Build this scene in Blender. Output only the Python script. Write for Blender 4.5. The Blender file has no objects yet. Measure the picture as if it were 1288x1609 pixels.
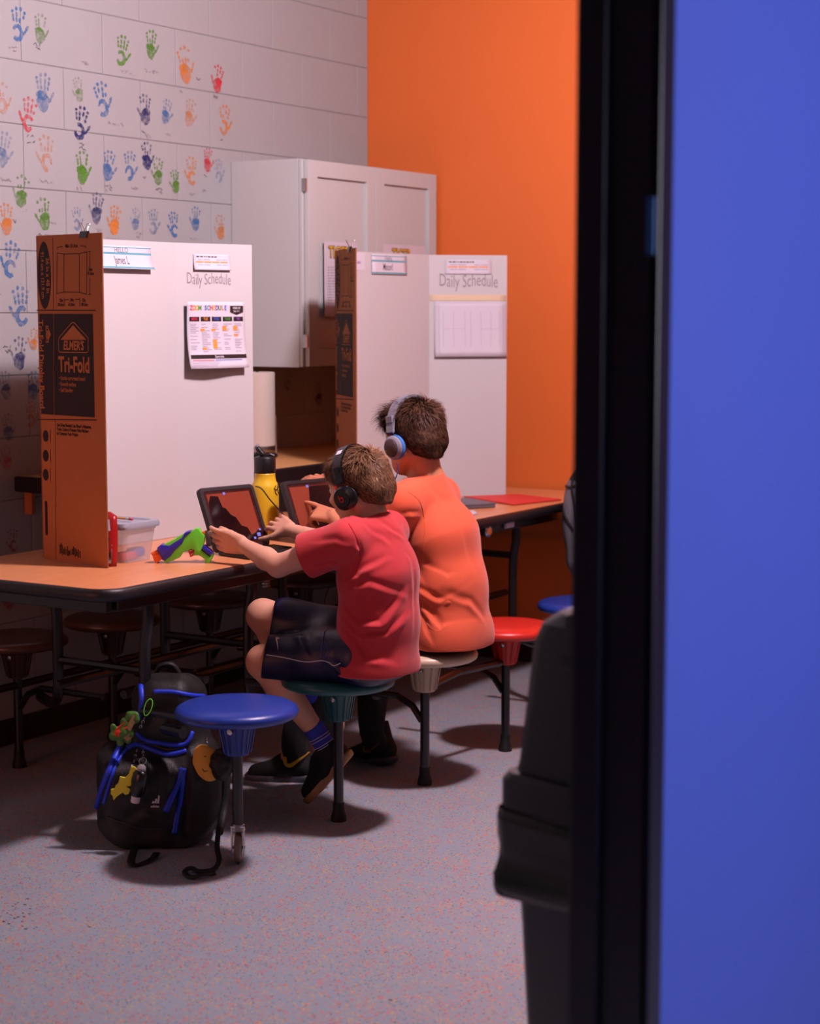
import bpy, bmesh, math, random
import numpy as np
from mathutils import Vector, Matrix, noise
from mathutils.bvhtree import BVHTree

S = bpy.context.scene
COL = S.collection
R = random.Random(7)

# ---------------------------------------------------------------- camera, world, lights, exposure
F_PX = 2870.0; CAM_H = 1.467
YAW = math.radians(31.8); PITCH = math.atan(314.5 / F_PX)
cam = bpy.data.cameras.new('camera'); cam_o = bpy.data.objects.new('camera', cam); COL.objects.link(cam_o)
cam_o.location = (0, 0, CAM_H); cam_o.rotation_euler = (math.pi / 2 - PITCH, 0, YAW)
cam.sensor_fit = 'VERTICAL'; cam.lens = 35.0; cam.sensor_height = 35.0 * 1609 / F_PX; cam.sensor_width = cam.sensor_height
cam.clip_start = .05; cam.clip_end = 60
cam.dof.use_dof = True; cam.dof.focus_distance = 5.25; cam.dof.aperture_fstop = 1.8
S.camera = cam_o
W = bpy.data.worlds.new('world'); S.world = W; W.use_nodes = True
W.node_tree.nodes['Background'].inputs[0].default_value = (.8, .8, .9, 1)
W.node_tree.nodes['Background'].inputs[1].default_value = .006
def area(name, loc, size, energy, col, target=None):
    l = bpy.data.lights.new(name, 'AREA'); l.shape = 'RECTANGLE'; l.size, l.size_y = size
    l.energy = energy; l.color = col
    o = bpy.data.objects.new(name, l); COL.objects.link(o); o.location = loc
    if target is not None:
        o.rotation_euler = (Vector(target) - Vector(loc)).to_track_quat('-Z', 'Y').to_euler()
    return o
LIGHT = (-2.13, 4.36, 2.80)
_l = bpy.data.lights.new('room_lamp', 'POINT'); _l.energy = 234; _l.color = (1, .77, .84); _l.shadow_soft_size = .10
_lo = bpy.data.objects.new('room_lamp', _l); COL.objects.link(_lo); _lo.location = LIGHT
area('corridor_lamp', (1.2, 2.7, 1.65), (.9, .9), 44, (.95, .93, 1), (-1.0, 2.8, 1.45))
_wl = area('warm_fill', (-3.7, .7, 1.0), (.9, .7), 3.4, (1, .30, .18), (-4.2, 4.8, .95)); _wl.data.spread = math.radians(70)  # added fill with no visible source, warms the shadows
S.cycles.diffuse_bounces = 1
S.view_settings.view_transform = 'Standard'; S.view_settings.look = 'None'
S.view_settings.exposure = 0.0; S.view_settings.gamma = 1.0; S.view_settings.use_curve_mapping = False

# ---------------------------------------------------------------- geometry of the view (used to look places up in the room)
_c, _s = math.cos(YAW), math.sin(YAW); _cp, _sp = math.cos(PITCH), math.sin(PITCH)
def _ray(x, y):
    a = (x - 644) / F_PX; b = (804.5 - y) / F_PX
    fw = _cp + b * _sp; up = -_sp + b * _cp
    return Vector((a * _c - fw * _s, a * _s + fw * _c, up)), fw
def at(x, y, d):
    v, fw = _ray(x, y); return Vector((0, 0, CAM_H)) + v * (d / fw)
def on_z(x, y, z):
    v, fw = _ray(x, y); return Vector((0, 0, CAM_H)) + v * ((z - CAM_H) / v.z)
def on_x(x, y, X):
    v, fw = _ray(x, y); return Vector((0, 0, CAM_H)) + v * (X / v.x)
def on_y(x, y, Y):
    v, fw = _ray(x, y); return Vector((0, 0, CAM_H)) + v * (Y / v.y)
RT = Vector((_c, _s, 0)); FW = Vector((-_s, _c, 0)); UP = Vector((0, 0, 1))
V = Vector

# ---------------------------------------------------------------- materials
def lin(c):
    return tuple((v / 255 / 12.92 if v / 255 <= .04045 else ((v / 255 + .055) / 1.055) ** 2.4) for v in c)
def mat(name, rgb, rough=.6, metal=0, bump=0, bscale=200, var=0, vscale=8, spec=.5, sheen=0, coat=0, emit=None, estr=0, alpha=1, trans=0, linear=False):
    m = bpy.data.materials.new(name); m.use_nodes = True
    nt = m.node_tree; b = nt.nodes['Principled BSDF']
    col = tuple(rgb) if linear else lin(rgb)
    b.inputs['Base Color'].default_value = (*col, 1); b.inputs['Roughness'].default_value = rough
    b.inputs['Metallic'].default_value = metal; b.inputs['Specular IOR Level'].default_value = spec
    if sheen: b.inputs['Sheen Weight'].default_value = sheen
    if coat: b.inputs['Coat Weight'].default_value = coat; b.inputs['Coat Roughness'].default_value = .12
    if emit: b.inputs['Emission Color'].default_value = (*lin(emit), 1); b.inputs['Emission Strength'].default_value = estr
    if alpha < 1: b.inputs['Alpha'].default_value = alpha
    if trans: b.inputs['Transmission Weight'].default_value = trans
    tc = nt.nodes.new('ShaderNodeTexCoord')
    if var:
        n = nt.nodes.new('ShaderNodeTexNoise'); n.inputs['Scale'].default_value = vscale; n.inputs['Detail'].default_value = 4
        nt.links.new(tc.outputs['Object'], n.inputs['Vector'])
        mr = nt.nodes.new('ShaderNodeMapRange'); mr.inputs['To Min'].default_value = 1 - var; mr.inputs['To Max'].default_value = 1 + var
        nt.links.new(n.outputs['Fac'], mr.inputs['Value'])
        h = nt.nodes.new('ShaderNodeHueSaturation'); h.inputs['Color'].default_value = (*col, 1)
        nt.links.new(mr.outputs['Result'], h.inputs['Value']); nt.links.new(h.outputs['Color'], b.inputs['Base Color'])
    if bump:
        n = nt.nodes.new('ShaderNodeTexNoise'); n.inputs['Scale'].default_value = bscale; n.inputs['Detail'].default_value = 3
        nt.links.new(tc.outputs['Object'], n.inputs['Vector'])
        bp = nt.nodes.new('ShaderNodeBump'); bp.inputs['Strength'].default_value = bump; bp.inputs['Distance'].default_value = .002
        nt.links.new(n.outputs['Fac'], bp.inputs['Height']); nt.links.new(bp.outputs['Normal'], b.inputs['Normal'])
    return m

def laminate(name, c1, c2, rough=.32):
    m = mat(name, c1, rough); nt = m.node_tree; b = nt.nodes['Principled BSDF']
    tc = nt.nodes.new('ShaderNodeTexCoord'); mp = nt.nodes.new('ShaderNodeMapping'); mp.inputs['Scale'].default_value = (14, 1.6, 14)
    n = nt.nodes.new('ShaderNodeTexNoise'); n.inputs['Scale'].default_value = 3; n.inputs['Detail'].default_value = 6; n.inputs['Distortion'].default_value = 1.2
    r = nt.nodes.new('ShaderNodeValToRGB'); r.color_ramp.elements[0].position = .3; r.color_ramp.elements[1].position = .7
    r.color_ramp.elements[0].color = (*lin(c1), 1); r.color_ramp.elements[1].color = (*lin(c2), 1)
    nt.links.new(tc.outputs['Object'], mp.inputs['Vector']); nt.links.new(mp.outputs['Vector'], n.inputs['Vector'])
    nt.links.new(n.outputs['Fac'], r.inputs['Fac']); nt.links.new(r.outputs['Color'], b.inputs['Base Color'])
    return m

def floor_mat():
    m = mat('speckled_floor', (170, 168, 178), .42, bump=.15, bscale=90); nt = m.node_tree; b = nt.nodes['Principled BSDF']
    tc = nt.nodes.new('ShaderNodeTexCoord'); base = None
    big = nt.nodes.new('ShaderNodeTexNoise'); big.inputs['Scale'].default_value = 2.2; big.inputs['Detail'].default_value = 3
    nt.links.new(tc.outputs['Object'], big.inputs['Vector'])
    prev = nt.nodes.new('ShaderNodeMix'); prev.data_type = 'RGBA'
    prev.inputs['A'].default_value = (*lin((150, 166, 182)), 1); prev.inputs['B'].default_value = (*lin((162, 177, 193)), 1)
    nt.links.new(big.outputs['Fac'], prev.inputs['Factor']); out = prev.outputs['Result']
    for sc, thr, c, dens in ((120, .33, (240, 105, 60), .47), (130, .30, (240, 200, 40), .45), (105, .33, (235, 80, 75), .49), (115, .24, (45, 48, 75), .41), (170, .31, (250, 160, 50), .46), (75, .15, (60, 55, 80), .46)):
        v = nt.nodes.new('ShaderNodeTexVoronoi'); v.inputs['Scale'].default_value = sc
        off = nt.nodes.new('ShaderNodeMapping'); off.inputs['Location'].default_value = (sc * .13, sc * .07, 0)
        nt.links.new(tc.outputs['Object'], off.inputs['Vector']); nt.links.new(off.outputs['Vector'], v.inputs['Vector'])
        lt = nt.nodes.new('ShaderNodeMath'); lt.operation = 'LESS_THAN'; lt.inputs[1].default_value = thr
        nt.links.new(v.outputs['Distance'], lt.inputs[0])
        nn = nt.nodes.new('ShaderNodeTexNoise'); nn.inputs['Scale'].default_value = 5 + sc * .02; nn.inputs['Detail'].default_value = 5; nn.inputs['Roughness'].default_value = .8
        nt.links.new(off.outputs['Vector'], nn.inputs['Vector'])
        sep = nt.nodes.new('ShaderNodeSeparateColor'); nt.links.new(v.outputs['Color'], sep.inputs['Color'])
        ad = nt.nodes.new('ShaderNodeMath'); ad.operation = 'MULTIPLY_ADD'; ad.inputs[1].default_value = .42
        nt.links.new(sep.outputs[0], ad.inputs[0]); nt.links.new(nn.outputs['Fac'], ad.inputs[2])
        gt = nt.nodes.new('ShaderNodeMath'); gt.operation = 'GREATER_THAN'; gt.inputs[1].default_value = dens + .345
        nt.links.new(ad.outputs[0], gt.inputs[0])
        mu = nt.nodes.new('ShaderNodeMath'); mu.operation = 'MULTIPLY'; nt.links.new(lt.outputs[0], mu.inputs[0]); nt.links.new(gt.outputs[0], mu.inputs[1])
        sc2 = nt.nodes.new('ShaderNodeMath'); sc2.operation = 'MULTIPLY'; sc2.inputs[1].default_value = .9; nt.links.new(mu.outputs[0], sc2.inputs[0])
        mx = nt.nodes.new('ShaderNodeMix'); mx.data_type = 'RGBA'; mx.inputs['B'].default_value = (*lin(c), 1)
        nt.links.new(sc2.outputs[0], mx.inputs['Factor']); nt.links.new(out, mx.inputs['A']); out = mx.outputs['Result']
    nt.links.new(out, b.inputs['Base Color'])
    return m

def print_paint(name, rgb, cover):
    m = mat(name, rgb, .7); nt = m.node_tree; b = nt.nodes['Principled BSDF']
    tc = nt.nodes.new('ShaderNodeTexCoord'); n = nt.nodes.new('ShaderNodeTexNoise'); n.inputs['Scale'].default_value = 75; n.inputs['Detail'].default_value = 4
    nt.links.new(tc.outputs['Object'], n.inputs['Vector'])
    mr = nt.nodes.new('ShaderNodeMapRange'); mr.inputs['From Min'].default_value = .36; mr.inputs['From Max'].default_value = .6
    mr.inputs['To Min'].default_value = cover * .35; mr.inputs['To Max'].default_value = cover
    nt.links.new(n.outputs['Fac'], mr.inputs['Value']); nt.links.new(mr.outputs['Result'], b.inputs['Alpha'])
    return m

M = {}
def mk():
    M['block'] = mat('painted_block', (181, 183, 185), .6, bump=.35, bscale=120, var=.03, vscale=5)
    M['mortar'] = mat('painted_joint', (174, 175, 177), .8)
    M['orange_wall'] = mat('orange_wall_paint', (250, 124, 56), .55, bump=.15, bscale=150, var=.02)
    M['ceiling'] = mat('ceiling_paint', (74, 66, 68), .9)
    M['grey_wall'] = mat('grey_wall_paint', (96, 84, 86), .8)
    M['floor'] = floor_mat()
    M['black_base'] = mat('black_vinyl', (14, 12, 14), .5)
    M['blue_wall'] = mat('blue_wall_paint', (72, 92, 205), .5, bump=.25, bscale=260, var=.03, vscale=3)
    M['door_black'] = mat('black_door_paint', (28, 22, 48), .35, bump=.05)
    M['lam'] = laminate('table_laminate', (236, 152, 100), (246, 166, 114))
    M['lam2'] = laminate('counter_laminate', (238, 172, 108), (246, 184, 120), .4)
    M['edge'] = mat('black_edge_band', (24, 19, 23), .45, bump=.2, bscale=60)
    M['steel'] = mat('black_powder_coat', (9, 8, 11), .32, spec=.6)
    M['rubber'] = mat('black_rubber', (12, 11, 13), .6)
    M['chrome'] = mat('chrome', (200, 195, 195), .22, 1)
    M['white_cab'] = mat('white_cabinet_paint', (212, 216, 216), .5)
    M['gap'] = mat('dark_gap', (40, 30, 30), .9)
    M['white_board'] = mat('white_board_face', (217, 213, 215), .75, bump=.08, bscale=300)
    M['card'] = mat('corrugated_cardboard', (186, 112, 66), .85, bump=.3, bscale=180, var=.05, vscale=20)
    M['card_edge'] = mat('cardboard_edge', (150, 92, 58), .95, bump=.8, bscale=260)
    M['ink'] = mat('dark_print_ink', (40, 16, 16), .8)
    M['paper'] = mat('white_paper', (228, 222, 233), .8)
    M['teal'] = mat('teal_print', (96, 172, 190), .8)
    M['marker'] = mat('marker_black', (50, 46, 56), .8)
    M['marker_grey'] = mat('marker_grey', (158, 142, 152), .8)
    M['marker_dim'] = mat('marker_dim', (104, 98, 108), .8)
    M['orange_ink'] = mat('orange_print', (250, 160, 70), .8)
    M['purple_ink'] = mat('pale_print', (178, 164, 190), .8)
    M['black_plastic'] = mat('black_plastic', (17, 16, 19), .42)
    M['bin_plastic'] = mat('bin_plastic', (30, 34, 48), .42, bump=.1)
    M['bag_film'] = mat('black_bag_film', (12, 12, 14), .25)
    M['yellow'] = mat('yellow_powder_coat', (246, 200, 44), .36, bump=.06, bscale=400)
    M['red_shirt'] = mat('red_jersey', (206, 44, 52), .8, bump=.35, bscale=700, sheen=.25)
    M['orange_shirt'] = mat('orange_jersey', (248, 100, 62), .8, bump=.35, bscale=700, sheen=.25)
    M['navy'] = mat('navy_polyester', (14, 16, 58), .38, bump=.15, bscale=500)
    M['navy_trim'] = mat('navy_shiny_trim', (74, 86, 156), .3)
    M['shorts_red'] = mat('red_shorts_cloth', (190, 44, 34), .7)
    M['white_trim'] = mat('white_piping', (225, 215, 230), .6)
    M['skin1'] = skin('fair_skin', (232, 180, 152), (222, 152, 126))
    M['skin2'] = skin('tan_skin', (226, 150, 112), (212, 124, 90))
    M['lip'] = mat('lip_skin', (196, 104, 96), .5)
    M['eye_white'] = mat('eye_white', (225, 218, 214), .2)
    M['iris'] = mat('iris', (60, 40, 30), .2)
    M['black_shoe'] = mat('black_shoe_knit', (16, 15, 17), .75, bump=.4, bscale=500)
    M['gum'] = mat('gum_sole', (198, 148, 104), .6)
    M['grey_sole'] = mat('grey_sole', (86, 82, 92), .5)
    M['grey_patch'] = mat('grey_patch', (120, 116, 128), .7)
    M['gold'] = mat('yellow_logo', (236, 178, 40), .5)
    M['bronze'] = mat('bronze_logo', (150, 84, 40), .5)
    M['black_sock'] = mat('black_sock', (14, 13, 15), .9, bump=.5, bscale=500)
    M['blue_sock'] = mat('blue_sock', (58, 66, 190), .85, bump=.5, bscale=500)
    M['screen'] = mat('tablet_glass', (70, 30, 28), .06, spec=.9)
    M['case'] = mat('tablet_case', (26, 23, 28), .5)
    M['key'] = mat('key_cap', (34, 30, 36), .4)
    M['lime'] = mat('lime_plastic', (112, 224, 62), .35)
    M['toy_blue'] = mat('toy_blue_plastic', (48, 42, 178), .35)
    M['toy_orange'] = mat('toy_orange_plastic', (255, 118, 50), .4)
    M['toy_grey'] = mat('toy_dark_plastic', (66, 58, 58), .5)
    M['red_pack'] = mat('red_foil_packet', (206, 28, 22), .28, bump=.5, bscale=30)
    M['tub'] = mat('clear_tub_plastic', (240, 222, 228), .22, alpha=.42)
    M['tub_lid'] = mat('grey_tub_lid', (168, 170, 186), .4)
    M['pencil'] = mat('pencil_yellow', (232, 150, 70), .5)
    M['pink'] = mat('pink_rubber', (226, 84, 110), .6)
    M['grey_laptop'] = mat('grey_laptop_shell', (112, 106, 116), .45)
    M['red_card'] = mat('red_folder_card', (238, 66, 62), .6)
    M['towel'] = mat('paper_towel', (226, 214, 204), .9, bump=.4, bscale=90)
    M['hp_grey'] = mat('grey_headphone_plastic', (138, 136, 150), .45)
    M['hp_blue'] = mat('blue_headphone_plastic', (66, 128, 220), .35)
    M['hp_dark'] = mat('dark_headphone_pad', (72, 50, 50), .6)
    M['hp_black'] = mat('black_headphone_plastic', (16, 14, 18), .28)
    M['logo_red'] = mat('red_logo', (206, 22, 36), .4)
    M['cable'] = mat('cable', (40, 36, 44), .5)
    M['cable_blue'] = mat('blue_cable', (34, 38, 96), .5)
    M['pack_black'] = mat('black_pack_cloth', (12, 12, 14), .6, bump=.6, bscale=260)
    M['pack_shiny'] = mat('grey_black_pack_cloth', (38, 36, 40), .45, bump=.6, bscale=200)
    M['pack_blue'] = mat('blue_pack_trim', (36, 66, 226), .5)
    M['pack_grey'] = mat('grey_pack_cloth', (128, 124, 134), .8, bump=.5, bscale=250)
    M['charm_yellow'] = mat('yellow_rubber', (240, 230, 60), .5)
    M['charm_green'] = mat('green_rubber', (70, 120, 44), .5)
    M['charm_tan'] = mat('tan_rubber', (170, 140, 100), .55)
    M['charm_red'] = mat('red_rubber', (220, 66, 34), .5)
    M['plush'] = mat('yellow_plush', (246, 184, 84), .85, bump=.5, bscale=300)
    M['clear'] = mat('clear_plastic', (225, 225, 230), .1, alpha=.35)
    M['tiger_yellow'] = mat('yellow_poster_print', (244, 190, 40), .7)
    M['lamp'] = mat('lamp_diffuser', (255, 230, 235), .5, emit=(255, 225, 235), estr=5)
    M['tooth'] = mat('grey_caster_wheel', (124, 108, 96), .5)
    for n, c in dict(blue=(36, 62, 158), green=(30, 92, 96), beige=(228, 196, 168), red=(224, 46, 36), dark=(70, 52, 54), tan=(84, 54, 44)).items():
        M['seat_' + n] = mat('seat_%s_plastic' % n, c, .34, bump=.06, bscale=500)

def skin(name, c1, c2):
    m = mat(name, c1, .55, bump=.12, bscale=350); nt = m.node_tree; b = nt.nodes['Principled BSDF']
    tc = nt.nodes.new('ShaderNodeTexCoord'); n = nt.nodes.new('ShaderNodeTexNoise'); n.inputs['Scale'].default_value = 14; n.inputs['Detail'].default_value = 4
    mx = nt.nodes.new('ShaderNodeMix'); mx.data_type = 'RGBA'; mx.inputs['A'].default_value = (*lin(c1), 1); mx.inputs['B'].default_value = (*lin(c2), 1)
    nt.links.new(tc.outputs['Object'], n.inputs['Vector']); nt.links.new(n.outputs['Fac'], mx.inputs['Factor']); nt.links.new(mx.outputs['Result'], b.inputs['Base Color'])
    b.inputs['Subsurface Weight'].default_value = .08; b.inputs['Subsurface Radius'].default_value = (.01, .004, .002); b.inputs['Subsurface Scale'].default_value = .5
    return m
def hair_mat(name, c1, c2, c3):
    m = mat(name, c1, .62, spec=.25); nt = m.node_tree; b = nt.nodes['Principled BSDF']
    g = nt.nodes.new('ShaderNodeNewGeometry'); r = nt.nodes.new('ShaderNodeValToRGB')
    r.color_ramp.elements[0].color = (*lin(c1), 1); r.color_ramp.elements[1].color = (*lin(c3), 1)
    e = r.color_ramp.elements.new(.6); e.color = (*lin(c2), 1)
    nt.links.new(g.outputs['Random Per Island'], r.inputs['Fac']); nt.links.new(r.outputs['Color'], b.inputs['Base Color'])
    return m
mk()

# ---------------------------------------------------------------- objects
def origin(o):
    v = V((0, 0, 0))
    while o is not None: v += o.location; o = o.parent
    return v
def tag(o, label=None, cat=None, group=None, kind=None):
    if label: o['label'] = label
    if cat: o['category'] = cat
    if group: o['group'] = group
    if kind: o['kind'] = kind
    return o
def thing(name, loc, label, cat, group=None):
    o = bpy.data.objects.new(name, None); COL.objects.link(o); o.location = loc; o.empty_display_size = .05
    return tag(o, label, cat, group)
def link(name, me, m, parent=None, label=None, smooth=False, kind=None):
    o = bpy.data.objects.new(name, me); COL.objects.link(o)
    for mm in (m if isinstance(m, (list, tuple)) else [m]):
        me.materials.append(M[mm] if isinstance(mm, str) else mm)
    if parent is not None: o.parent = parent
    if smooth: me.polygons.foreach_set('use_smooth', [True] * len(me.polygons))
    return tag(o, label, kind=kind)

class MB:
    """collects shapes, then links them as ONE mesh object"""
    def __init__(s): s.v = []; s.f = []; s.mi = []; s.m = 0
    def add(s, vs, fs):
        b = len(s.v); s.v += [V(p) for p in vs]; s.f += [tuple(i + b for i in f) for f in fs]; s.mi += [s.m] * len(fs); return s
    def box(s, c, d, rot=None, bev=0, seg=2, taper=None):
        bm = bmesh.new(); bmesh.ops.create_cube(bm, size=1)
        for v in bm.verts:
            k = 1
            if taper and v.co.z < 0: k = taper
            v.co = V((v.co.x * d[0] * k, v.co.y * d[1] * k, v.co.z * d[2]))
        if bev: bmesh.ops.bevel(bm, geom=bm.edges[:], offset=bev, segments=seg, profile=.5, affect='EDGES')
        T = rot if rot is not None else Matrix.Identity(3)
        bm.verts.index_update()
        s.add([V(c) + T @ v.co for v in bm.verts], [[v.index for v in f.verts] for f in bm.faces]); bm.free(); return s
    def lathe(s, prof, c=(0, 0, 0), axis=(0, 0, 1), n=24, sc=(1, 1)):
        q = V((0, 0, 1)).rotation_difference(V(axis).normalized()).to_matrix()
        vs = []; fs = []
        for r, z in prof:
            for i in range(n):
                a = 2 * math.pi * i / n; vs.append(V(c) + q @ V((r * math.cos(a) * sc[0], r * math.sin(a) * sc[1], z)))
        for j in range(len(prof) - 1):
            for i in range(n):
                fs.append((j * n + i, j * n + (i + 1) % n, (j + 1) * n + (i + 1) % n, (j + 1) * n + i))
        fs.append(tuple(range(n))[::-1]); fs.append(tuple((len(prof) - 1) * n + i for i in range(n)))
        return s.add(vs, fs)
    def tube(s, pts, r, n=8, closed=False, flat=None, caps=True):
        """tube along a polyline; r number or list; flat=(vector, factor) squashes the section"""
        pts = [V(p) for p in pts]; m = len(pts); vs = []; fs = []
        up = None
        for i, p in enumerate(pts):
            a = pts[(i - 1) % m] if (i or closed) else p; b = pts[(i + 1) % m] if (i < m - 1 or closed) else p
            t = (b - a).normalized() if (b - a).length > 1e-9 else V((0, 0, 1))
            if up is None:
                up = t.orthogonal().normalized()
            up = (up - t * up.dot(t)); up = up.normalized() if up.length > 1e-6 else t.orthogonal().normalized()
            w = t.cross(up); rr = r[i] if isinstance(r, (list, tuple)) else r
            for k in range(n):
                an = 2 * math.pi * k / n; o = (up * math.cos(an) + w * math.sin(an)) * rr
                if flat: f = V(flat[0]).normalized(); o = o + f * o.dot(f) * (flat[1] - 1)
                vs.append(p + o)
        rings = m if closed else m - 1
        for j in range(rings):
            for k in range(n):
                fs.append((j * n + k, j * n + (k + 1) % n, ((j + 1) % m) * n + (k + 1) % n, ((j + 1) % m) * n + k))
        if not closed and caps:
            fs.append(tuple(range(n))[::-1]); fs.append(tuple((m - 1) * n + k for k in range(n)))
        return s.add(vs, fs)
    def prism(s, poly, o, u, w, h):
        """outline poly in (u,w) plane at o, extruded by vector h"""
        o, u, w, h = V(o), V(u), V(w), V(h); n = len(poly)
        a = [o + u * x + w * y for x, y in poly]; vs = a + [p + h for p in a]
        fs = [tuple(range(n)), tuple(range(2 * n - 1, n - 1, -1))] + [(i, (i + 1) % n, n + (i + 1) % n, n + i) for i in range(n)]
        return s.add(vs, fs)
    def ball(s, c, r, n=12, rot=None):
        r = r if isinstance(r, (tuple, list)) else (r, r, r); vs = []; fs = []; m = n // 2 + 1; T = rot if rot is not None else Matrix.Identity(3)
        for j in range(m + 1):
            t = math.pi * j / m
            for i in range(n):
                a = 2 * math.pi * i / n; vs.append(V(c) + T @ V((r[0] * math.sin(t) * math.cos(a), r[1] * math.sin(t) * math.sin(a), r[2] * math.cos(t))))
        for j in range(m):
            for i in range(n): fs.append((j * n + i, (j + 1) * n + i, (j + 1) * n + (i + 1) % n, j * n + (i + 1) % n))
        return s.add(vs, fs)
    def build(s, name, m, parent=None, label=None, smooth=False, kind=None, auto=None):
        org = origin(parent) if parent is not None else V((0, 0, 0))
        me = bpy.data.meshes.new(name); me.from_pydata([tuple(v - org) for v in s.v], [], s.f); me.update()
        if len(me.polygons) == len(s.mi): me.polygons.foreach_set('material_index', s.mi)
        bm = bmesh.new(); bm.from_mesh(me); bmesh.ops.remove_doubles(bm, verts=bm.verts, dist=1e-6); bmesh.ops.recalc_face_normals(bm, faces=bm.faces)
        if auto:
            smooth = True
            for e in bm.edges:
                if len(e.link_faces) == 2 and e.calc_face_angle(0) > auto: e.smooth = False
        bm.to_mesh(me); bm.free()
        return link(name, me, m, parent, label, smooth, kind)
def top(mb, name, m, label, cat, group=None, loc=None, **k):
    """a thing that is one mesh, its origin put at loc"""
    o = mb.build(name, m, **k)
    if loc is not None:
        o.data.transform(Matrix.Translation(-V(loc))); o.location = loc
    return tag(o, label, cat, group)
def struct(mb, name, m, parent=None, **k):
    return tag(mb.build(name, m, parent, **k), kind='structure' if parent is None else None)

_fonts = {}
def text_mesh(body, size=1.0, sx=1.0, bold=0, align='CENTER', shear=0):
    cu = bpy.data.curves.new('t', 'FONT'); cu.body = body; cu.size = size; cu.align_x = align; cu.align_y = 'CENTER'
    cu.resolution_u = 3; cu.offset = bold * size; cu.shear = shear
    o = bpy.data.objects.new('t', cu); COL.objects.link(o)
    dg = bpy.context.evaluated_depsgraph_get(); me = bpy.data.meshes.new_from_object(o.evaluated_get(dg))
    vs = [(v.co.x * sx, v.co.y) for v in me.vertices]; fs = [tuple(p.vertices) for p in me.polygons]
    bpy.data.objects.remove(o); bpy.data.curves.remove(cu); bpy.data.meshes.remove(me)
    return vs, fs
def text_on(mb, fmap, body, u, v, size, sx=1, bold=0, align='CENTER', rot=0, lift=.0007, shear=0):
    vs, fs = text_mesh(body, size, sx, bold, align, shear); c, s = math.cos(rot), math.sin(rot)
    mb.add([fmap(u + x * c - y * s, v + x * s + y * c, lift) for x, y in vs], fs)
def quad_on(mb, fmap, u0, v0, u1, v1, lift=.0005, n=1):
    for i in range(n):
        a = u0 + (u1 - u0) * i / n; b = u0 + (u1 - u0) * (i + 1) / n
        mb.add([fmap(a, v0, lift), fmap(b, v0, lift), fmap(b, v1, lift), fmap(a, v1, lift)], [(0, 1, 2, 3)])
def poly_on(mb, fmap, pts, lift=.0006):
    mb.add([fmap(x, y, lift) for x, y in pts], [tuple(range(len(pts)))])
def line_on(mb, fmap, pts, w, lift=.0007):
    for (x0, y0), (x1, y1) in zip(pts[:-1], pts[1:]):
        dx, dy = x1 - x0, y1 - y0; l = math.hypot(dx, dy) or 1; nx, ny = -dy / l * w / 2, dx / l * w / 2
        ex, ey = dx / l * w * .3, dy / l * w * .3
        mb.add([fmap(x0 + nx - ex, y0 + ny - ey, lift), fmap(x0 - nx - ex, y0 - ny - ey, lift), fmap(x1 - nx + ex, y1 - ny + ey, lift), fmap(x1 + nx + ex, y1 + ny + ey, lift)], [(0, 1, 2, 3)])
def smooth_path(pts, n=6):
    pts = [V(p) for p in pts]; out = []
    P = [pts[0]] + pts + [pts[-1]]
    for i in range(1, len(P) - 2):
        for k in range(n):
            t = k / n; a, b, c, d = P[i - 1], P[i], P[i + 1], P[i + 2]
            out.append(.5 * ((2 * b) + (c - a) * t + (2 * a - 5 * b + 4 * c - d) * t * t + (3 * b - a - 3 * c + d) * t ** 3))
    return out + [pts[-1]]

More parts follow.
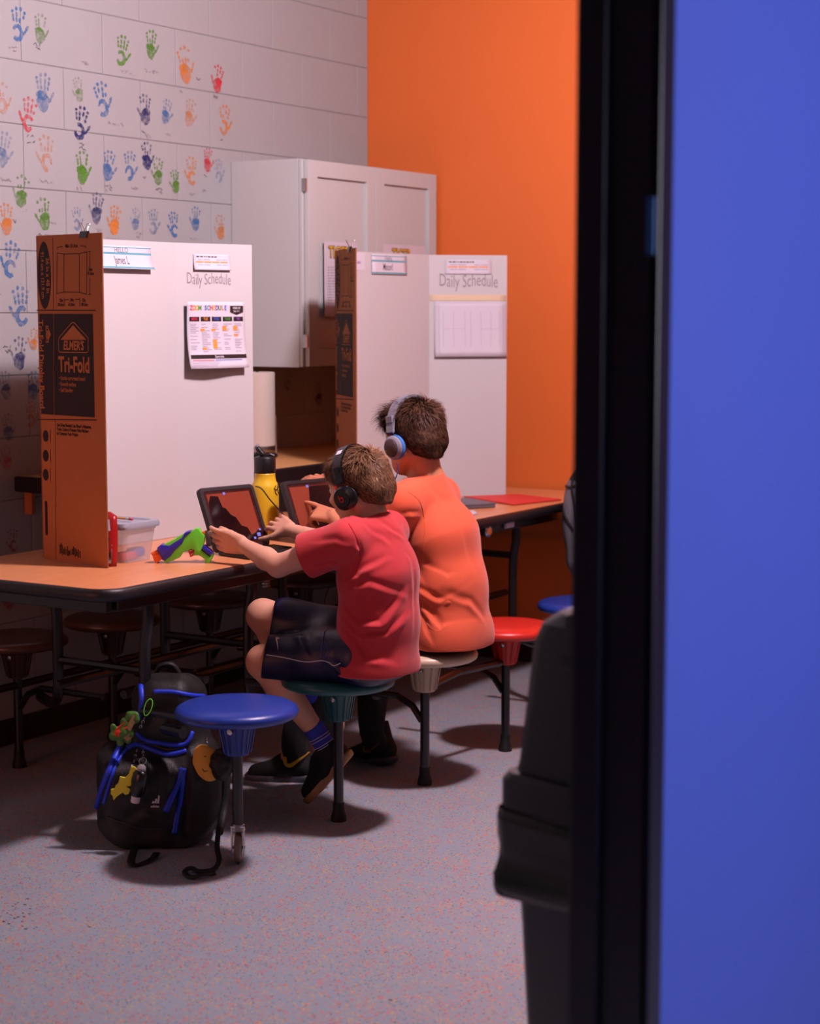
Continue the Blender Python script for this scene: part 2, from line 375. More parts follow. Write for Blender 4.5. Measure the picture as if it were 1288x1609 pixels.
# ---------------------------------------------------------------- signed-distance modelling for bodies and cloth
class Field:
    def __init__(s, lo, hi, h):
        s.lo = np.array(lo, np.float32); s.h = h
        n = [int(math.ceil((b - a) / h)) + 1 for a, b in zip(lo, hi)]
        s.F = np.full(n, .08, np.float32); s.ax = [s.lo[i] + h * np.arange(n[i], dtype=np.float32) for i in range(3)]
    def _loc(s, lo, hi):
        sl = []
        for i in range(3):
            a = max(0, int((lo[i] - s.lo[i]) / s.h)); b = min(s.F.shape[i], int((hi[i] - s.lo[i]) / s.h) + 2)
            if b <= a: return None
            sl.append(slice(a, b))
        X = s.ax[0][sl[0]][:, None, None]; Y = s.ax[1][sl[1]][None, :, None]; Z = s.ax[2][sl[2]][None, None, :]
        return tuple(sl), X, Y, Z
    def _put(s, sl, d, k, op):
        a = s.F[sl]
        if op == 'u':
            if k > 0:
                hh = np.clip(.5 + .5 * (a - d) / k, 0, 1); s.F[sl] = a + (d - a) * hh - k * hh * (1 - hh)
            else: s.F[sl] = np.minimum(a, d)
        elif op == 's':
            if k > 0:
                d = -d; hh = np.clip(.5 - .5 * (a - d) / k, 0, 1); s.F[sl] = a + (d - a) * hh + k * hh * (1 - hh)
            else: s.F[sl] = np.maximum(a, -d)
    def cap(s, a, b, ra, rb, k=.012, flat=None, op='u'):
        a = np.array(a, float); b = np.array(b, float); m = max(ra, rb) * (max(1, flat[1]) if flat else 1) + k + 3 * s.h
        r = s._loc(np.minimum(a, b) - m, np.maximum(a, b) + m)
        if r is None: return s
        sl, X, Y, Z = r; ab = b - a; L = max(ab @ ab, 1e-12)
        t = np.clip(((X - a[0]) * ab[0] + (Y - a[1]) * ab[1] + (Z - a[2]) * ab[2]) / L, 0, 1)
        qx, qy, qz = X - a[0] - t * ab[0], Y - a[1] - t * ab[1], Z - a[2] - t * ab[2]
        if flat:
            n = np.array(flat[0], float); n /= np.linalg.norm(n); f = 1 / flat[1] - 1; dd = (qx * n[0] + qy * n[1] + qz * n[2]) * f
            qx, qy, qz = qx + n[0] * dd, qy + n[1] * dd, qz + n[2] * dd
        d = np.sqrt(qx * qx + qy * qy + qz * qz) - (ra + (rb - ra) * t)
        s._put(sl, d.astype(np.float32), k, op); return s
    def ell(s, c, rad, rot=None, k=.012, op='u'):
        c = np.array(c, float); T = np.array(rot if rot is not None else np.eye(3), float); m = max(rad) + k + 3 * s.h
        r = s._loc(c - m, c + m)
        if r is None: return s
        sl, X, Y, Z = r; X = X - c[0]; Y = Y - c[1]; Z = Z - c[2]
        q = [(X * T[0, i] + Y * T[1, i] + Z * T[2, i]) / rad[i] for i in range(3)]   # columns of T are the axes
        k0 = np.sqrt(q[0] ** 2 + q[1] ** 2 + q[2] ** 2); k1 = np.sqrt((q[0] / rad[0]) ** 2 + (q[1] / rad[1]) ** 2 + (q[2] / rad[2]) ** 2) + 1e-9
        s._put(sl, (k0 * (k0 - 1) / k1).astype(np.float32), k, op); return s
    def box(s, c, half, rot=None, rnd=.01, k=.01, op='u'):
        c = np.array(c, float); T = np.array(rot if rot is not None else np.eye(3), float); m = float(np.linalg.norm(half)) + k + 3 * s.h
        r = s._loc(c - m, c + m)
        if r is None: return s
        sl, X, Y, Z = r; X = X - c[0]; Y = Y - c[1]; Z = Z - c[2]
        q = [np.abs(X * T[0, i] + Y * T[1, i] + Z * T[2, i]) - (half[i] - rnd) for i in range(3)]
        d = np.sqrt(np.maximum(q[0], 0) ** 2 + np.maximum(q[1], 0) ** 2 + np.maximum(q[2], 0) ** 2) + np.minimum(np.maximum(np.maximum(q[0], q[1]), q[2]), 0) - rnd
        s._put(sl, d.astype(np.float32), k, op); return s
    def cut(s, p, n, near=None, rad=.2):
        """keep the side the normal n points away from; near limits the cut to a ball"""
        n = np.array(n, float); n /= np.linalg.norm(n); p = np.array(p, float)
        if near is None: sl, X, Y, Z = s._loc(s.lo, s.lo + s.h * np.array(s.F.shape))
        else: sl, X, Y, Z = s._loc(np.array(near) - rad, np.array(near) + rad)
        d = (X - p[0]) * n[0] + (Y - p[1]) * n[1] + (Z - p[2]) * n[2]
        if near is not None:
            nr = np.array(near, float); far = np.sqrt((X - nr[0]) ** 2 + (Y - nr[1]) ** 2 + (Z - nr[2]) ** 2) - rad
            d = np.minimum(d, -far)
        s.F[sl] = np.maximum(s.F[sl], d.astype(np.float32)); return s
    def shell(s, th): s.F = np.maximum(s.F, -(s.F + th)); return s
    def mesh(s, smooth=1):
        F = s.F; I = F < 0; nx, ny, nz = F.shape
        cnt = np.zeros((nx - 1, ny - 1, nz - 1), np.uint8)
        offs = [(i, j, k) for i in (0, 1) for j in (0, 1) for k in (0, 1)]
        for i, j, k in offs: cnt += I[i:nx - 1 + i, j:ny - 1 + j, k:nz - 1 + k]
        act = (cnt > 0) & (cnt < 8); ci = np.argwhere(act); idx = np.full(act.shape, -1, np.int32); idx[act] = np.arange(len(ci))
        acc = np.zeros((len(ci), 3)); num = np.zeros(len(ci))
        for a in range(3):
            e = np.zeros(3, int); e[a] = 1
            for o in offs:
                if o[a]: continue
                p0 = ci + np.array(o); p1 = p0 + e
                f0 = F[p0[:, 0], p0[:, 1], p0[:, 2]]; f1 = F[p1[:, 0], p1[:, 1], p1[:, 2]]
                m = (f0 < 0) != (f1 < 0); t = np.where(m, f0 / np.where(m, f0 - f1, 1), 0)
                pp = np.array(o, float) + t[:, None] * e
                acc[m] += pp[m]; num[m] += 1
        v = (ci + acc / num[:, None]) * s.h + s.lo
        faces = []
        for a in range(3):
            b, c = (a + 1) % 3, (a + 2) % 3; e = [0, 0, 0]; e[a] = 1
            A = I[:nx - e[0], :ny - e[1], :nz - e[2]]; B = I[e[0]:, e[1]:, e[2]:]
            E = np.argwhere(A != B); E = E[(E[:, b] > 0) & (E[:, c] > 0)]
            lim = np.array(act.shape); E = E[(E[:, 0] < lim[0]) & (E[:, 1] < lim[1]) & (E[:, 2] < lim[2])]
            ins = I[E[:, 0], E[:, 1], E[:, 2]]
            def g(db, dc):
                q = E.copy(); q[:, b] -= db; q[:, c] -= dc; return idx[q[:, 0], q[:, 1], q[:, 2]]
            q = np.stack([g(0, 0), g(1, 0), g(1, 1), g(0, 1)], 1); q[~ins] = q[~ins][:, ::-1]
            faces.append(q)
        f = np.concatenate(faces); f = f[(f >= 0).all(1)]
        for _ in range(smooth): v = lap(v, f, .5)
        return v, f
def lap(v, f, w):
    a = np.concatenate([f[:, 0], f[:, 1], f[:, 2], f[:, 3]]); b = np.concatenate([f[:, 1], f[:, 2], f[:, 3], f[:, 0]])
    A = np.concatenate([a, b]); B = np.concatenate([b, a]); n = np.bincount(A, minlength=len(v)) + 1e-9
    s = np.stack([np.bincount(A, weights=v[B, i], minlength=len(v)) for i in range(3)], 1)
    return v + w * (s / n[:, None] - v)
def normals(v, f):
    n = np.cross(v[f[:, 2]] - v[f[:, 0]], v[f[:, 3]] - v[f[:, 1]]); o = np.zeros_like(v)
    for k in range(4):
        for i in range(3): o[:, i] += np.bincount(f[:, k], weights=n[:, i], minlength=len(v))
    return o / (np.linalg.norm(o, axis=1)[:, None] + 1e-12)
def np_obj(name, v, f, m, parent=None, label=None, mi=None, smooth=True, kind=None):
    org = np.array(origin(parent)) if parent is not None else np.zeros(3)
    me = bpy.data.meshes.new(name); k = f.shape[1]
    me.vertices.add(len(v)); me.vertices.foreach_set('co', (v - org).astype(np.float32).ravel())
    me.loops.add(f.size); me.loops.foreach_set('vertex_index', f.astype(np.int32).ravel())
    me.polygons.add(len(f)); me.polygons.foreach_set('loop_start', np.arange(0, f.size, k, dtype=np.int32))
    if mi is not None: me.polygons.foreach_set('material_index', mi.astype(np.int32))
    me.update(calc_edges=True); me.validate()
    return link(name, me, m, parent, label, smooth, kind)
def folds(v, f, strokes, side=None):
    """cloth folds: each stroke (a, b, width, height) raises a ridge with a hollow beside it"""
    n = normals(v, f); d = np.zeros(len(v))
    for st in strokes:
        pts = [np.array(p, float) for p in st[0]]; w, h = st[1], st[2]
        best = np.full(len(v), 9.); tt = np.zeros(len(v)); sd = np.zeros(len(v)); m = len(pts) - 1
        for i in range(m):
            a, b = pts[i], pts[i + 1]; ab = b - a; t = np.clip(((v - a) @ ab) / (ab @ ab), 0, 1); q = v - a - t[:, None] * ab
            dist = np.linalg.norm(q, axis=1); u = dist < best; best = np.where(u, dist, best); tt = np.where(u, (i + t) / m, tt)
            sgn = np.einsum('ij,ij->i', np.cross(np.broadcast_to(ab, q.shape), q), n); sd = np.where(u, np.sign(sgn) * dist, sd)
        env = np.sin(np.pi * np.clip(tt * .9 + .08, 0, 1)) ** .7
        d += h * env * (np.exp(-(sd / w) ** 2) - .7 * np.exp(-((sd - 1.6 * w) / w) ** 2)) * (best < 5 * w)
    D = np.stack([d, d, d], 1)
    for _ in range(4): D = lap(D, f, .8)
    return v + n * D[:, :1] * 1.15
def soft_noise(v, scale, seed=0):
    rs = np.random.RandomState(seed); o = np.zeros(len(v))
    for i in range(9):
        d = rs.normal(size=3); d /= np.linalg.norm(d); o += np.sin(v @ d * scale * (.5 + rs.rand() * 1.3) + rs.rand() * 6.28 + 1.5 * np.sin(v @ rs.normal(size=3) * scale * .3))
    return o / 5
def bvh_many(*obs):
    V_, F_ = [], []
    for o in obs:
        org = origin(o.parent) + o.location; b = len(V_); V_ += [v.co + org for v in o.data.vertices]; F_ += [tuple(i + b for i in p.vertices) for p in o.data.polygons]
    return BVHTree.FromPolygons(V_, F_)
def bvh_of(o):
    org = origin(o.parent) + o.location if o.parent else o.location
    return BVHTree.FromPolygons([v.co + org for v in o.data.vertices], [tuple(p.vertices) for p in o.data.polygons])
def snap(bvh, x, y, lift=.002, fallback=None):
    """the point of a built surface seen at a place of the photograph"""
    v, fw = _ray(x, y); v = v.normalized(); h = bvh.ray_cast(V((0, 0, CAM_H)), v)
    if h[0] is None: return fallback
    n = h[1]; n = n if n.dot(v) < 0 else -n
    return h[0] + n * lift
def ribbon(bvh, px, w, lift=.002, n=5):
    """flat piping laid on a surface along a px path"""
    mb = MB(); P = smooth_path([V((a, b, 0)) for a, b in px], n); pts = []
    for p in P:
        q = snap(bvh, p.x, p.y, lift)
        if q is not None and (not pts or (q - pts[-1]).length < .08): pts.append(q)
    if len(pts) > 1: mb.tube(pts, w, 6)
    return mb

# ================================================================ THE ROOM
XW, YB, XD, XC = -4.38, 6.72, -1.115, -1.0165       # left wall, orange wall, room and corridor faces of the doorway wall
fl = struct(MB().box((-1.0, 3.0, -.05), (9, 9, .1)), 'floor', 'floor')
_r = random.Random(21); sc_m = MB()
for k in range(46):
    p = on_z(_r.gauss(18, 22), 1440 + _r.gauss(0, 12), 0) if k < 38 else on_z(_r.uniform(60, 760), _r.uniform(1380, 1600), 0); a = _r.uniform(.0015, .006)
    sc_m.add([p + V((a * _r.uniform(.5, 1.2) * math.cos(t), a * _r.uniform(.3, .9) * math.sin(t), .0006)) for t in (0, 1.05, 2.1, 3.14, 4.2, 5.2)], [(0, 1, 2, 3, 4, 5)])
struct(MB().box((-2.74, 3.4, 3.03), (3.45, 7.4, .06)), 'ceiling', 'ceiling')
wl = struct(MB().box((XW - .105, 3.3, 1.5), (.2, 6.9, 3.0)), 'wall_left', 'mortar')
wb = struct(MB().box((-2.0, YB + .1, 1.5), (5.2, .2, 3.0)), 'wall_back', 'orange_wall')
struct(MB().box((-2.66, -.2, 1.5), (3.6, .2, 3.0)), 'wall_front', 'grey_wall')
YJ = 2.24                                          # doorway jamb; the opening runs towards smaller y
YW = YJ + .02
wr = MB().box(((XD + XC) / 2, (YW + YB) / 2, 1.5), (XC - XD, YB - YW, 3.0))
wr.box(((XD + XC) / 2, YJ - .6, 2.72), (XC - XD, 1.4, .56)); wr.box(((XD + XC) / 2, YJ - 1.6, 1.5), (XC - XD, .6, 3.0))
wr.m = 1; wr.box((XD - .003, (YW + YB) / 2, 1.5), (.006, YB - YW, 3.0))
struct(wr, 'wall_right', ['blue_wall', 'grey_wall'])
# corridor beyond the doorway, on the photographer's side
struct(MB().box((1.9, 2.4, 1.4), (.1, 7, 2.8)), 'wall_corridor', 'white_cab')
struct(MB().box((.5, 2.4, 2.85), (2.7, 7, .06)), 'ceiling_2', 'white_cab')

sc_m.build('scuff_marks', 'ink', fl, kind='stuff')
# painted concrete blocks of the left wall, each its own piece
CW, CH = .4055, .2090
def block_mesh(y0, y1, z0, z1):
    g = .0010; b = .0026; y0 += g; y1 -= g; z0 += g; z1 -= g; x0 = XW - .006; x1 = XW
    P = [(x0, y0, z0), (x0, y1, z0), (x0, y1, z1), (x0, y0, z1), (x1 - b * .6, y0, z0), (x1 - b * .6, y1, z0), (x1 - b * .6, y1, z1), (x1 - b * .6, y0, z1),
         (x1, y0 + b, z0 + b), (x1, y1 - b, z0 + b), (x1, y1 - b, z1 - b), (x1, y0 + b, z1 - b)]
    F = [(0, 1, 5, 4), (1, 2, 6, 5), (2, 3, 7, 6), (3, 0, 4, 7), (4, 5, 9, 8), (5, 6, 10, 9), (6, 7, 11, 10), (7, 4, 8, 11), (8, 9, 10, 11)]
    return P, F
for k in range(14):
    z0 = 1.463 + (k - 7) * CH; z1 = z0 + CH
    y = 5.012 - 8 * CW + (0 if k % 2 == 1 else CW / 2)
    while y < YB:
        a, b = max(y, 1.8), min(y + CW, YB)
        if b - a > .03 and z1 > .1:
            P, F = block_mesh(a, b, max(z0, .02), z1); MB().add(P, F).build('block', 'block', wl)
        y += CW
struct(MB().box((XW + .004, 3.3, .045), (.008, 6.8, .09), bev=.002), 'baseboard_left', 'black_base')
struct(MB().box((-2.65, YB - .004, .05), (3.42, .008, .1), bev=.002), 'baseboard_back', 'black_base')

# steel door frame: reveal, stop and face trim
dj = MB().box(((XD + XC) / 2, YJ + .02, 1.22), (XC - XD + .024, .04, 2.44), bev=.003)
dj.box((XD + .018, YJ - .006, 1.22), (.04, .014, 2.44), bev=.002)
dj.box((XC + .007, YJ + .0225, 1.22), (.014, .045, 2.44), bev=.003); dj.box((XD - .005, YJ + .0225, 1.22), (.012, .045, 2.44), bev=.003)
dj.box(((XD + XC) / 2, YJ - .6, 2.465), (XC - XD + .03, 1.4, .05), bev=.003); dj.box(((XD + XC) / 2, YJ - 1.275, 1.22), (XC - XD + .03, .05, 2.44), bev=.003)
d1 = struct(dj, 'door_1', 'door_black')
sp = MB().box((XC + .002, YJ - .0005, 1.58), (.012, .003, .075), bev=.0008)
sp.build('blue_reflection', 'hp_blue', d1)  # blue strip standing in for a reflection on the black frame

# ceiling lamp over the tables
lt = thing('ceiling_light', (LIGHT[0], LIGHT[1], 3.0), 'round ceiling lamp hanging over the table on a short stem', 'lamp')
MB().lathe([(0, 2.975), (.22, 2.975), (.23, 2.98), (.23, 2.998), (0, 2.998)], (LIGHT[0], LIGHT[1], 0), n=32).build('canopy', 'white_cab', lt, auto=.8)
MB().lathe([(0, 2.958), (.17, 2.962), (.2, 2.974), (0, 2.974)], (LIGHT[0], LIGHT[1], 0), n=32).build('diffuser', 'lamp', lt, smooth=True)

# ---------------------------------------------------------------- hand prints and signatures on the left wall
PAINTS = {}
def paint(c, f):
    k = (c, f)
    if k not in PAINTS: PAINTS[k] = print_paint('hand_paint_' + c, dict(blue=(62, 128, 196), green=(96, 160, 44), orange=(244, 150, 62), red=(232, 60, 76), navy=(40, 50, 120))[c], f)
    return PAINTS[k]
wmap = lambda u, v, l=.0012: V((XW + l, u, v))
def hand_print(px, py, hpx, c, f, seed, rot=0, flip=1, hollow=.4):
    p = on_x(px, py, XW); sc = hpx / 57 * .126; r = random.Random(seed); mb = MB(); q = 0
    co, si = math.cos(rot), math.sin(rot)
    def m(x, y): nonlocal q; x *= flip * sc; y *= sc; return wmap(p.y + x * co - y * si, p.z + x * si + y * co, .0012 + q)
    def blob(cx, cy, rx, ry, a=0, n=14, jit=.1):
        nonlocal q; q += .00005; ca, sa = math.cos(a), math.sin(a); pts = []
        for i in range(n):
            t = 2 * math.pi * i / n; k = 1 + r.uniform(-jit, jit); x = rx * k * math.cos(t); y = ry * k * math.sin(t)
            pts.append(m(cx + x * ca - y * sa, cy + x * sa + y * ca))
        mb.add(pts, [tuple(range(n))])
    if r.random() < hollow:     # ring shaped palm: the hollow of the hand left no paint
        q += .00005; n = 18; inner = []; outer = []
        g = r.uniform(-.4, 1.2)
        for i in range(n + 1):
            t = g + 5.2 * i / n; k = 1 + r.uniform(-.07, .07)
            outer.append(m(.21 * k * math.cos(t), -.2 + .24 * k * math.sin(t))); inner.append(m(.10 * k * math.cos(t) + .02, -.19 + .12 * k * math.sin(t)))
        mb.add(outer + inner, [(i, i + 1, n + 2 + i, n + 1 + i) for i in range(n)])
    else: blob(0, -.2, .22, .27, 0, 18, .12); blob(.04, -.06, .21, .12, .1)
    for i, (x, a, l) in enumerate(((-.17, .22, .30), (-.06, .06, .38), (.06, -.08, .36), (.17, -.24, .27))):
        dx, dy = -math.sin(a), math.cos(a)
        for j, t in enumerate((.1, .5, .93)):
            if r.random() < .82 or j == 2: blob(x + dx * l * t, .1 + dy * l * t, .042 if j < 2 else .052, l * (.2 if j < 2 else .15), a, 9, .16)
    blob(-.34, -.02, .045, .10, .55, 9, .15); blob(-.25, -.16, .045, .08, .7, 9, .15)
    return mb.build('handprint', paint(c, f), wl, label='%s paint handprint' % c)
HP = [(28, 40, 56, 'blue', .8), (63, 46, 48, 'green', .45), (191, 81, 54, 'green', .9), (237, 71, 50, 'green', .75), (290, 103, 64, 'orange', .7), (342, 125, 50, 'red', .85),
      (67, 146, 62, 'blue', .45), (45, 182, 56, 'red', .75), (126, 195, 58, 'navy', .95), (160, 158, 60, 'blue', .75), (228, 173, 52, 'navy', .6), (261, 176, 44, 'blue', .5),
      (298, 178, 50, 'orange', .35), (352, 190, 56, 'orange', .75), (73, 243, 60, 'orange', .4), (129, 264, 54, 'green', .85), (170, 261, 52, 'blue', .6), (203, 262, 52, 'blue', .7),
      (230, 246, 48, 'navy', .8), (248, 270, 48, 'green', .65), (275, 286, 42, 'green', .75), (301, 270, 52, 'orange', .8), (326, 252, 44, 'red', .7), (343, 270, 44, 'blue', .35),
      (34, 302, 52, 'green', .6), (10, 345, 50, 'orange', .6), (69, 337, 52, 'green', .7), (120, 345, 40, 'blue', .45), (152, 328, 52, 'navy', .6), (180, 347, 50, 'orange', .85),
      (213, 345, 38, 'blue', .4), (240, 350, 46, 'blue', .5), (273, 354, 46, 'blue', .8), (307, 345, 44, 'blue', .65), (346, 358, 46, 'orange', .65), (4, 235, 56, 'blue', .35),
      (123, 141, 40, 'green', .35), (3, 156, 50, 'orange', .4), (17, 410, 60, 'blue', .75), (33, 483, 66, 'blue', .7), (31, 556, 52, 'navy', .6), (8, 606, 46, 'blue', .4),
      (53, 534, 36, 'orange', .7), (52, 606, 46, 'blue', .6), (48, 652, 44, 'orange', .6), (12, 672, 44, 'blue', .4), (20, 850, 40, 'red', .5), (14, 935, 50, 'red', .5), (50, 930, 44, 'red', .4),
      (452, 598, 40, 'navy', .5), (500, 620, 46, 'navy', .5), (10, 720, 40, 'red', .4)]
for i, (x, y, h, c, f) in enumerate(HP):
    hand_print(x, y, h, c, f, 100 + i, rot=R.uniform(-.22, .22), flip=R.choice((-1, 1)), hollow=.45)
# the names scribbled under the prints: unreadable pen strokes
def scribble(px, py, w, f=1):
    p = on_x(px, py, XW); mb = MB(); r = random.Random(int(px * 31 + py)); x = 0; pts = []; ln = w / 57 * .118
    while x < ln:
        pts.append((p.y + x, p.z - x * .05 + r.uniform(-.006, .008))); x += r.uniform(.003, .006)
        if r.random() < .16 and len(pts) > 1: line_on(mb, wmap, pts, .0016, .0018); pts = []; x += .005
    if len(pts) > 1: line_on(mb, wmap, pts, .0016, .0018)
    if mb.v: mb.build('signature', 'marker' if f > .7 else 'marker_grey', wl)
for x, y, w, f in ((14, 74, 18, .5), (20, 82, 14, .5), (52, 69, 16, 1), (56, 75, 10, 1), (190, 112, 34, .3), (226, 110, 38, .3), (282, 145, 12, 1), (308, 124, 12, 1), (335, 152, 14, .8), (42, 214, 16, .8), (42, 222, 18, .8),
                   (124, 227, 12, 1), (124, 233, 18, 1), (170, 192, 40, .4), (222, 208, 20, 1), (228, 214, 14, 1), (260, 212, 16, .5), (345, 220, 10, .8), (62, 284, 30, .3), (120, 296, 14, .6), (164, 292, 22, .9), (166, 298, 18, .8),
                   (206, 296, 20, .5), (224, 278, 10, .9), (244, 297, 20, .9), (250, 303, 10, .8), (270, 313, 10, .6), (296, 305, 20, .7), (318, 300, 10, .8), (320, 275, 10, 1), (30, 330, 18, .6), (20, 348, 8, .9), (60, 370, 30, .8),
                   (80, 352, 12, .6), (152, 362, 14, .7), (168, 376, 34, .5), (214, 366, 12, 1), (214, 372, 10, 1), (268, 382, 22, .5), (298, 376, 26, .6), (0, 466, 8, 1), (4, 545, 20, .8), (8, 552, 16, .8), (2, 628, 16, .6), (48, 548, 10, .6), (128, 98, 18, .4), (0, 282, 24, .3), (12, 780, 20, .4), (4, 800, 14, .4)):
    scribble(x, y, w, f)

# ================================================================ COUNTER AND WALL CABINET
cx0, cx1, cy0, cz = XW, -3.80, 4.54, .914
ct = thing('wall_counter', ((cx0 + cx1) / 2, (cy0 + YB) / 2, cz), 'wooden laminate counter with black edge fixed along the handprint wall', 'counter')
MB().box(((cx0 + cx1) / 2, (cy0 + YB) / 2, cz - .018), (cx1 - cx0 - .004, YB - cy0 - .002, .034)).build('worktop', 'lam2', ct)
e = MB().box((cx1 + .001, (cy0 + YB) / 2, cz - .026), (.02, YB - cy0, .052), bev=.006); e.box(((cx0 + cx1) / 2, cy0 - .008, cz - .026), (cx1 - cx0, .02, .052), bev=.006)
e.build('edge_band', 'edge', ct)
for y in (4.575, 5.6, 6.6):
    MB().box((XW + .022, y, cz - .095), (.034, .022, .075), bev=.003).build('bracket', 'card', ct)
FXC = -4.04; c0, c1, zb, zt = 5.745, 6.712, 1.255, 2.045
cb = thing('wall_cabinet', ((XW + FXC) / 2, (c0 + c1) / 2, zb), 'white two-door wall cabinet in the corner by the orange wall', 'cabinet')
b = MB(); xm = (XW + FXC - .02) / 2; wd = FXC - .02 - XW - .003
b.box((xm, c0 + .009, (zb + zt) / 2), (wd, .018, zt - zb), bev=.001); b.box((xm, c1 - .009, (zb + zt) / 2), (wd, .018, zt - zb), bev=.001)
b.box((xm, (c0 + c1) / 2, zb + .009), (wd, c1 - c0 - .036, .018)); b.box((xm, (c0 + c1) / 2, zt - .009), (wd, c1 - c0 - .036, .018)); b.box((XW + .008, (c0 + c1) / 2, (zb + zt) / 2), (.01, c1 - c0 - .03, zt - zb - .03))
b.box((FXC - .012, c0 + .02, (zb + zt) / 2), (.016, .038, zt - zb - .004), bev=.002)
b.build('carcass', 'white_cab', cb)
for k in (0, 1):
    ya = c0 + .012 + k * ((c1 - c0 - .024) / 2 + .001); yb = ya + (c1 - c0 - .024) / 2 - .003; rail = .062
    d = MB(); X = FXC + .008
    for yy, w in ((ya + rail / 2, rail), (yb - rail / 2, rail)): d.box((X, yy, (zb + zt) / 2), (.02, w, zt - zb - .008), bev=.0015)
    for zz in (zb + .004 + rail / 2, zt - .004 - rail / 2): d.box((X, (ya + yb) / 2, zz), (.02, yb - ya - 2 * rail + .002, rail), bev=.0015)
    dd = d.build('door', 'white_cab', cb)
    MB().box((X - .006, (ya + yb) / 2, (zb + zt) / 2), (.006, yb - ya - 2 * rail + .004, zt - zb - 2 * rail)).build('panel', 'white_cab', dd)
    for zz in (zb + .1, zt - .1): MB().box((FXC + .004, (c0 + .004) if k == 0 else (c1 - .006), zz), (.02, .008, .05), bev=.001).build('hinge', 'chrome', dd)
# posters on its doors
def poster(px0, px1, py0, py1, label, lines):
    X = FXC + .0195; a = on_x(px0, py0, X); c_ = on_x(px1, py1, X)
    fm = lambda u, v, l=0: V((X + l, a.y + u, c_.z + v)); w = c_.y - a.y; h = a.z - c_.z
    sh = MB(); n = 6
    for i in range(n): sh.add([fm(w * i / n, 0, .001), fm(w * (i + 1) / n, 0, .001), fm(w * (i + 1) / n, h, 0), fm(w * i / n, h, 0)], [(0, 1, 2, 3)])
    sh.add([fm(0, 0, 0), fm(w, 0, 0), fm(w, h, -.0005), fm(0, h, -.0005)], [(3, 2, 1, 0)])
    o = top(sh, 'poster', 'paper', label, 'poster', 'posters on the cabinet doors', loc=fm(w / 2, h / 2))
    t = MB(); text_on(t, fm, 'TIGER', w * .42, h - .042, .062, .85, .05, lift=.003); t.build('lettering_outline', 'ink', o)  # black printed outline behind the yellow letters
    t = MB(); text_on(t, fm, 'TIGER', w * .42, h - .042, .062, .85, .012, lift=.0036); t.build('lettering', 'tiger_yellow', o)
    t = MB(); r = random.Random(3)
    for i in range(lines):
        y = h - .1 - i * (h - .14) / lines; x = .02
        while x < w - .03: l = r.uniform(.01, .035); quad_on(t, fm, x, y, min(x + l, w - .02), y + .003, .002); x += l + .006
    t.build('fine_print', 'purple_ink', o)
    t = MB(); quad_on(t, fm, w * .3, h - .082, w * .62, h - .074, .0025); t.build('underline', 'pink', o)
poster(509, 562, 379, 497, 'tall white poster with yellow title on the left cabinet door', 14)
poster(601, 668, 383, 480, 'white poster with yellow title on the right cabinet door, mostly behind the far board', 10)

# paper towel roll on a stand
tp = on_z(404, 703, cz); tp = V((-4.24, tp.y * 4.24 / abs(tp.x) if 0 else 5.32, cz))
_p = on_x(405, 700, -4.17); TP = V((-4.17, _p.y, cz))
st = thing('towel_holder', TP, 'black wire towel stand on the counter behind the near board', 'stand')
MB().lathe([(.0, .0), (.075, .0), (.078, .006), (.072, .014), (.012, .018), (.0, .018)], TP, n=28).build('base', 'hp_black', st, smooth=False)
MB().tube([TP + V((0, 0, .015)), TP + V((0, 0, .328))], .006, 8).build('rod', 'steel', st); MB().tube([TP + V((.05, .05, .01)), TP + V((.05, .05, .16))], .003, 6).build('guide_rod', 'chrome', st)
top(MB().lathe([(.02, .045), (.066, .045), (.067, .05), (.067, .32), (.066, .325), (.02, .325)], TP, n=36), 'paper_towel_roll', 'towel', 'upright white paper towel roll on the counter', 'paper towel', loc=TP + V((0, 0, .045)), auto=.7)

# ================================================================ THE LONG TABLE WITH ITS STOOLS
TX0, TX1, TY0, TY1, TZ = -3.93, -3.175, 3.615, 6.70, .737
tb = thing('cafeteria_table', ((TX0 + TX1) / 2, (TY0 + TY1) / 2, 0), 'long orange-topped folding cafeteria table with attached round stools', 'table')
def rrect(x0, x1, y0, y1, r, n=6):
    P = []
    for cx, cy, a in ((x1 - r, y1 - r, 0), (x0 + r, y1 - r, 90), (x0 + r, y0 + r, 180), (x1 - r, y0 + r, 270)):
        for i in range(n + 1): t = math.radians(a + 90 * i / n); P.append((cx + r * math.cos(t), cy + r * math.sin(t)))
    return P
TMID = 5.16
for y0, y1 in ((TY0, TMID - .003), (TMID + .003, TY1)):
    P = rrect(TX0 + .012, TX1 - .012, y0 + .012, y1 - .012, .07)
    t = MB().prism(P, (0, 0, TZ - .03), (1, 0, 0), (0, 1, 0), (0, 0, .03)).build('tabletop', 'lam', tb)
    e = MB(); prof = [(-.006, 0), (.004, -.0015), (.010, -.008), (.012, -.018), (.010, -.029), (.002, -.036), (-.006, -.036)]
    ring = rrect(TX0 + .012, TX1 - .012, y0 + .012, y1 - .012, .07); n = len(ring); vs = []; fs = []
    for i, (x, y) in enumerate(ring):
        a, b_ = V((*ring[i - 1], 0)), V((*ring[(i + 1) % n], 0)); d_ = (b_ - a).normalized(); nn = V((d_.y, -d_.x, 0))
        for o, z in prof: vs.append(V((x, y, TZ + z)) + nn * o)
    m_ = len(prof)
    for i in range(n):
        for j in range(m_ - 1): fs.append((i * m_ + j, ((i + 1) % n) * m_ + j, ((i + 1) % n) * m_ + j + 1, i * m_ + j + 1))
    e.add(vs, fs); e.build('edge_band', 'edge', t, smooth=True)
ap = MB()
for x in (TX0 + .05, TX1 - .05): ap.box((x, TMID, TZ - .05), (.025, TY1 - TY0 - .16, .04), bev=.003)
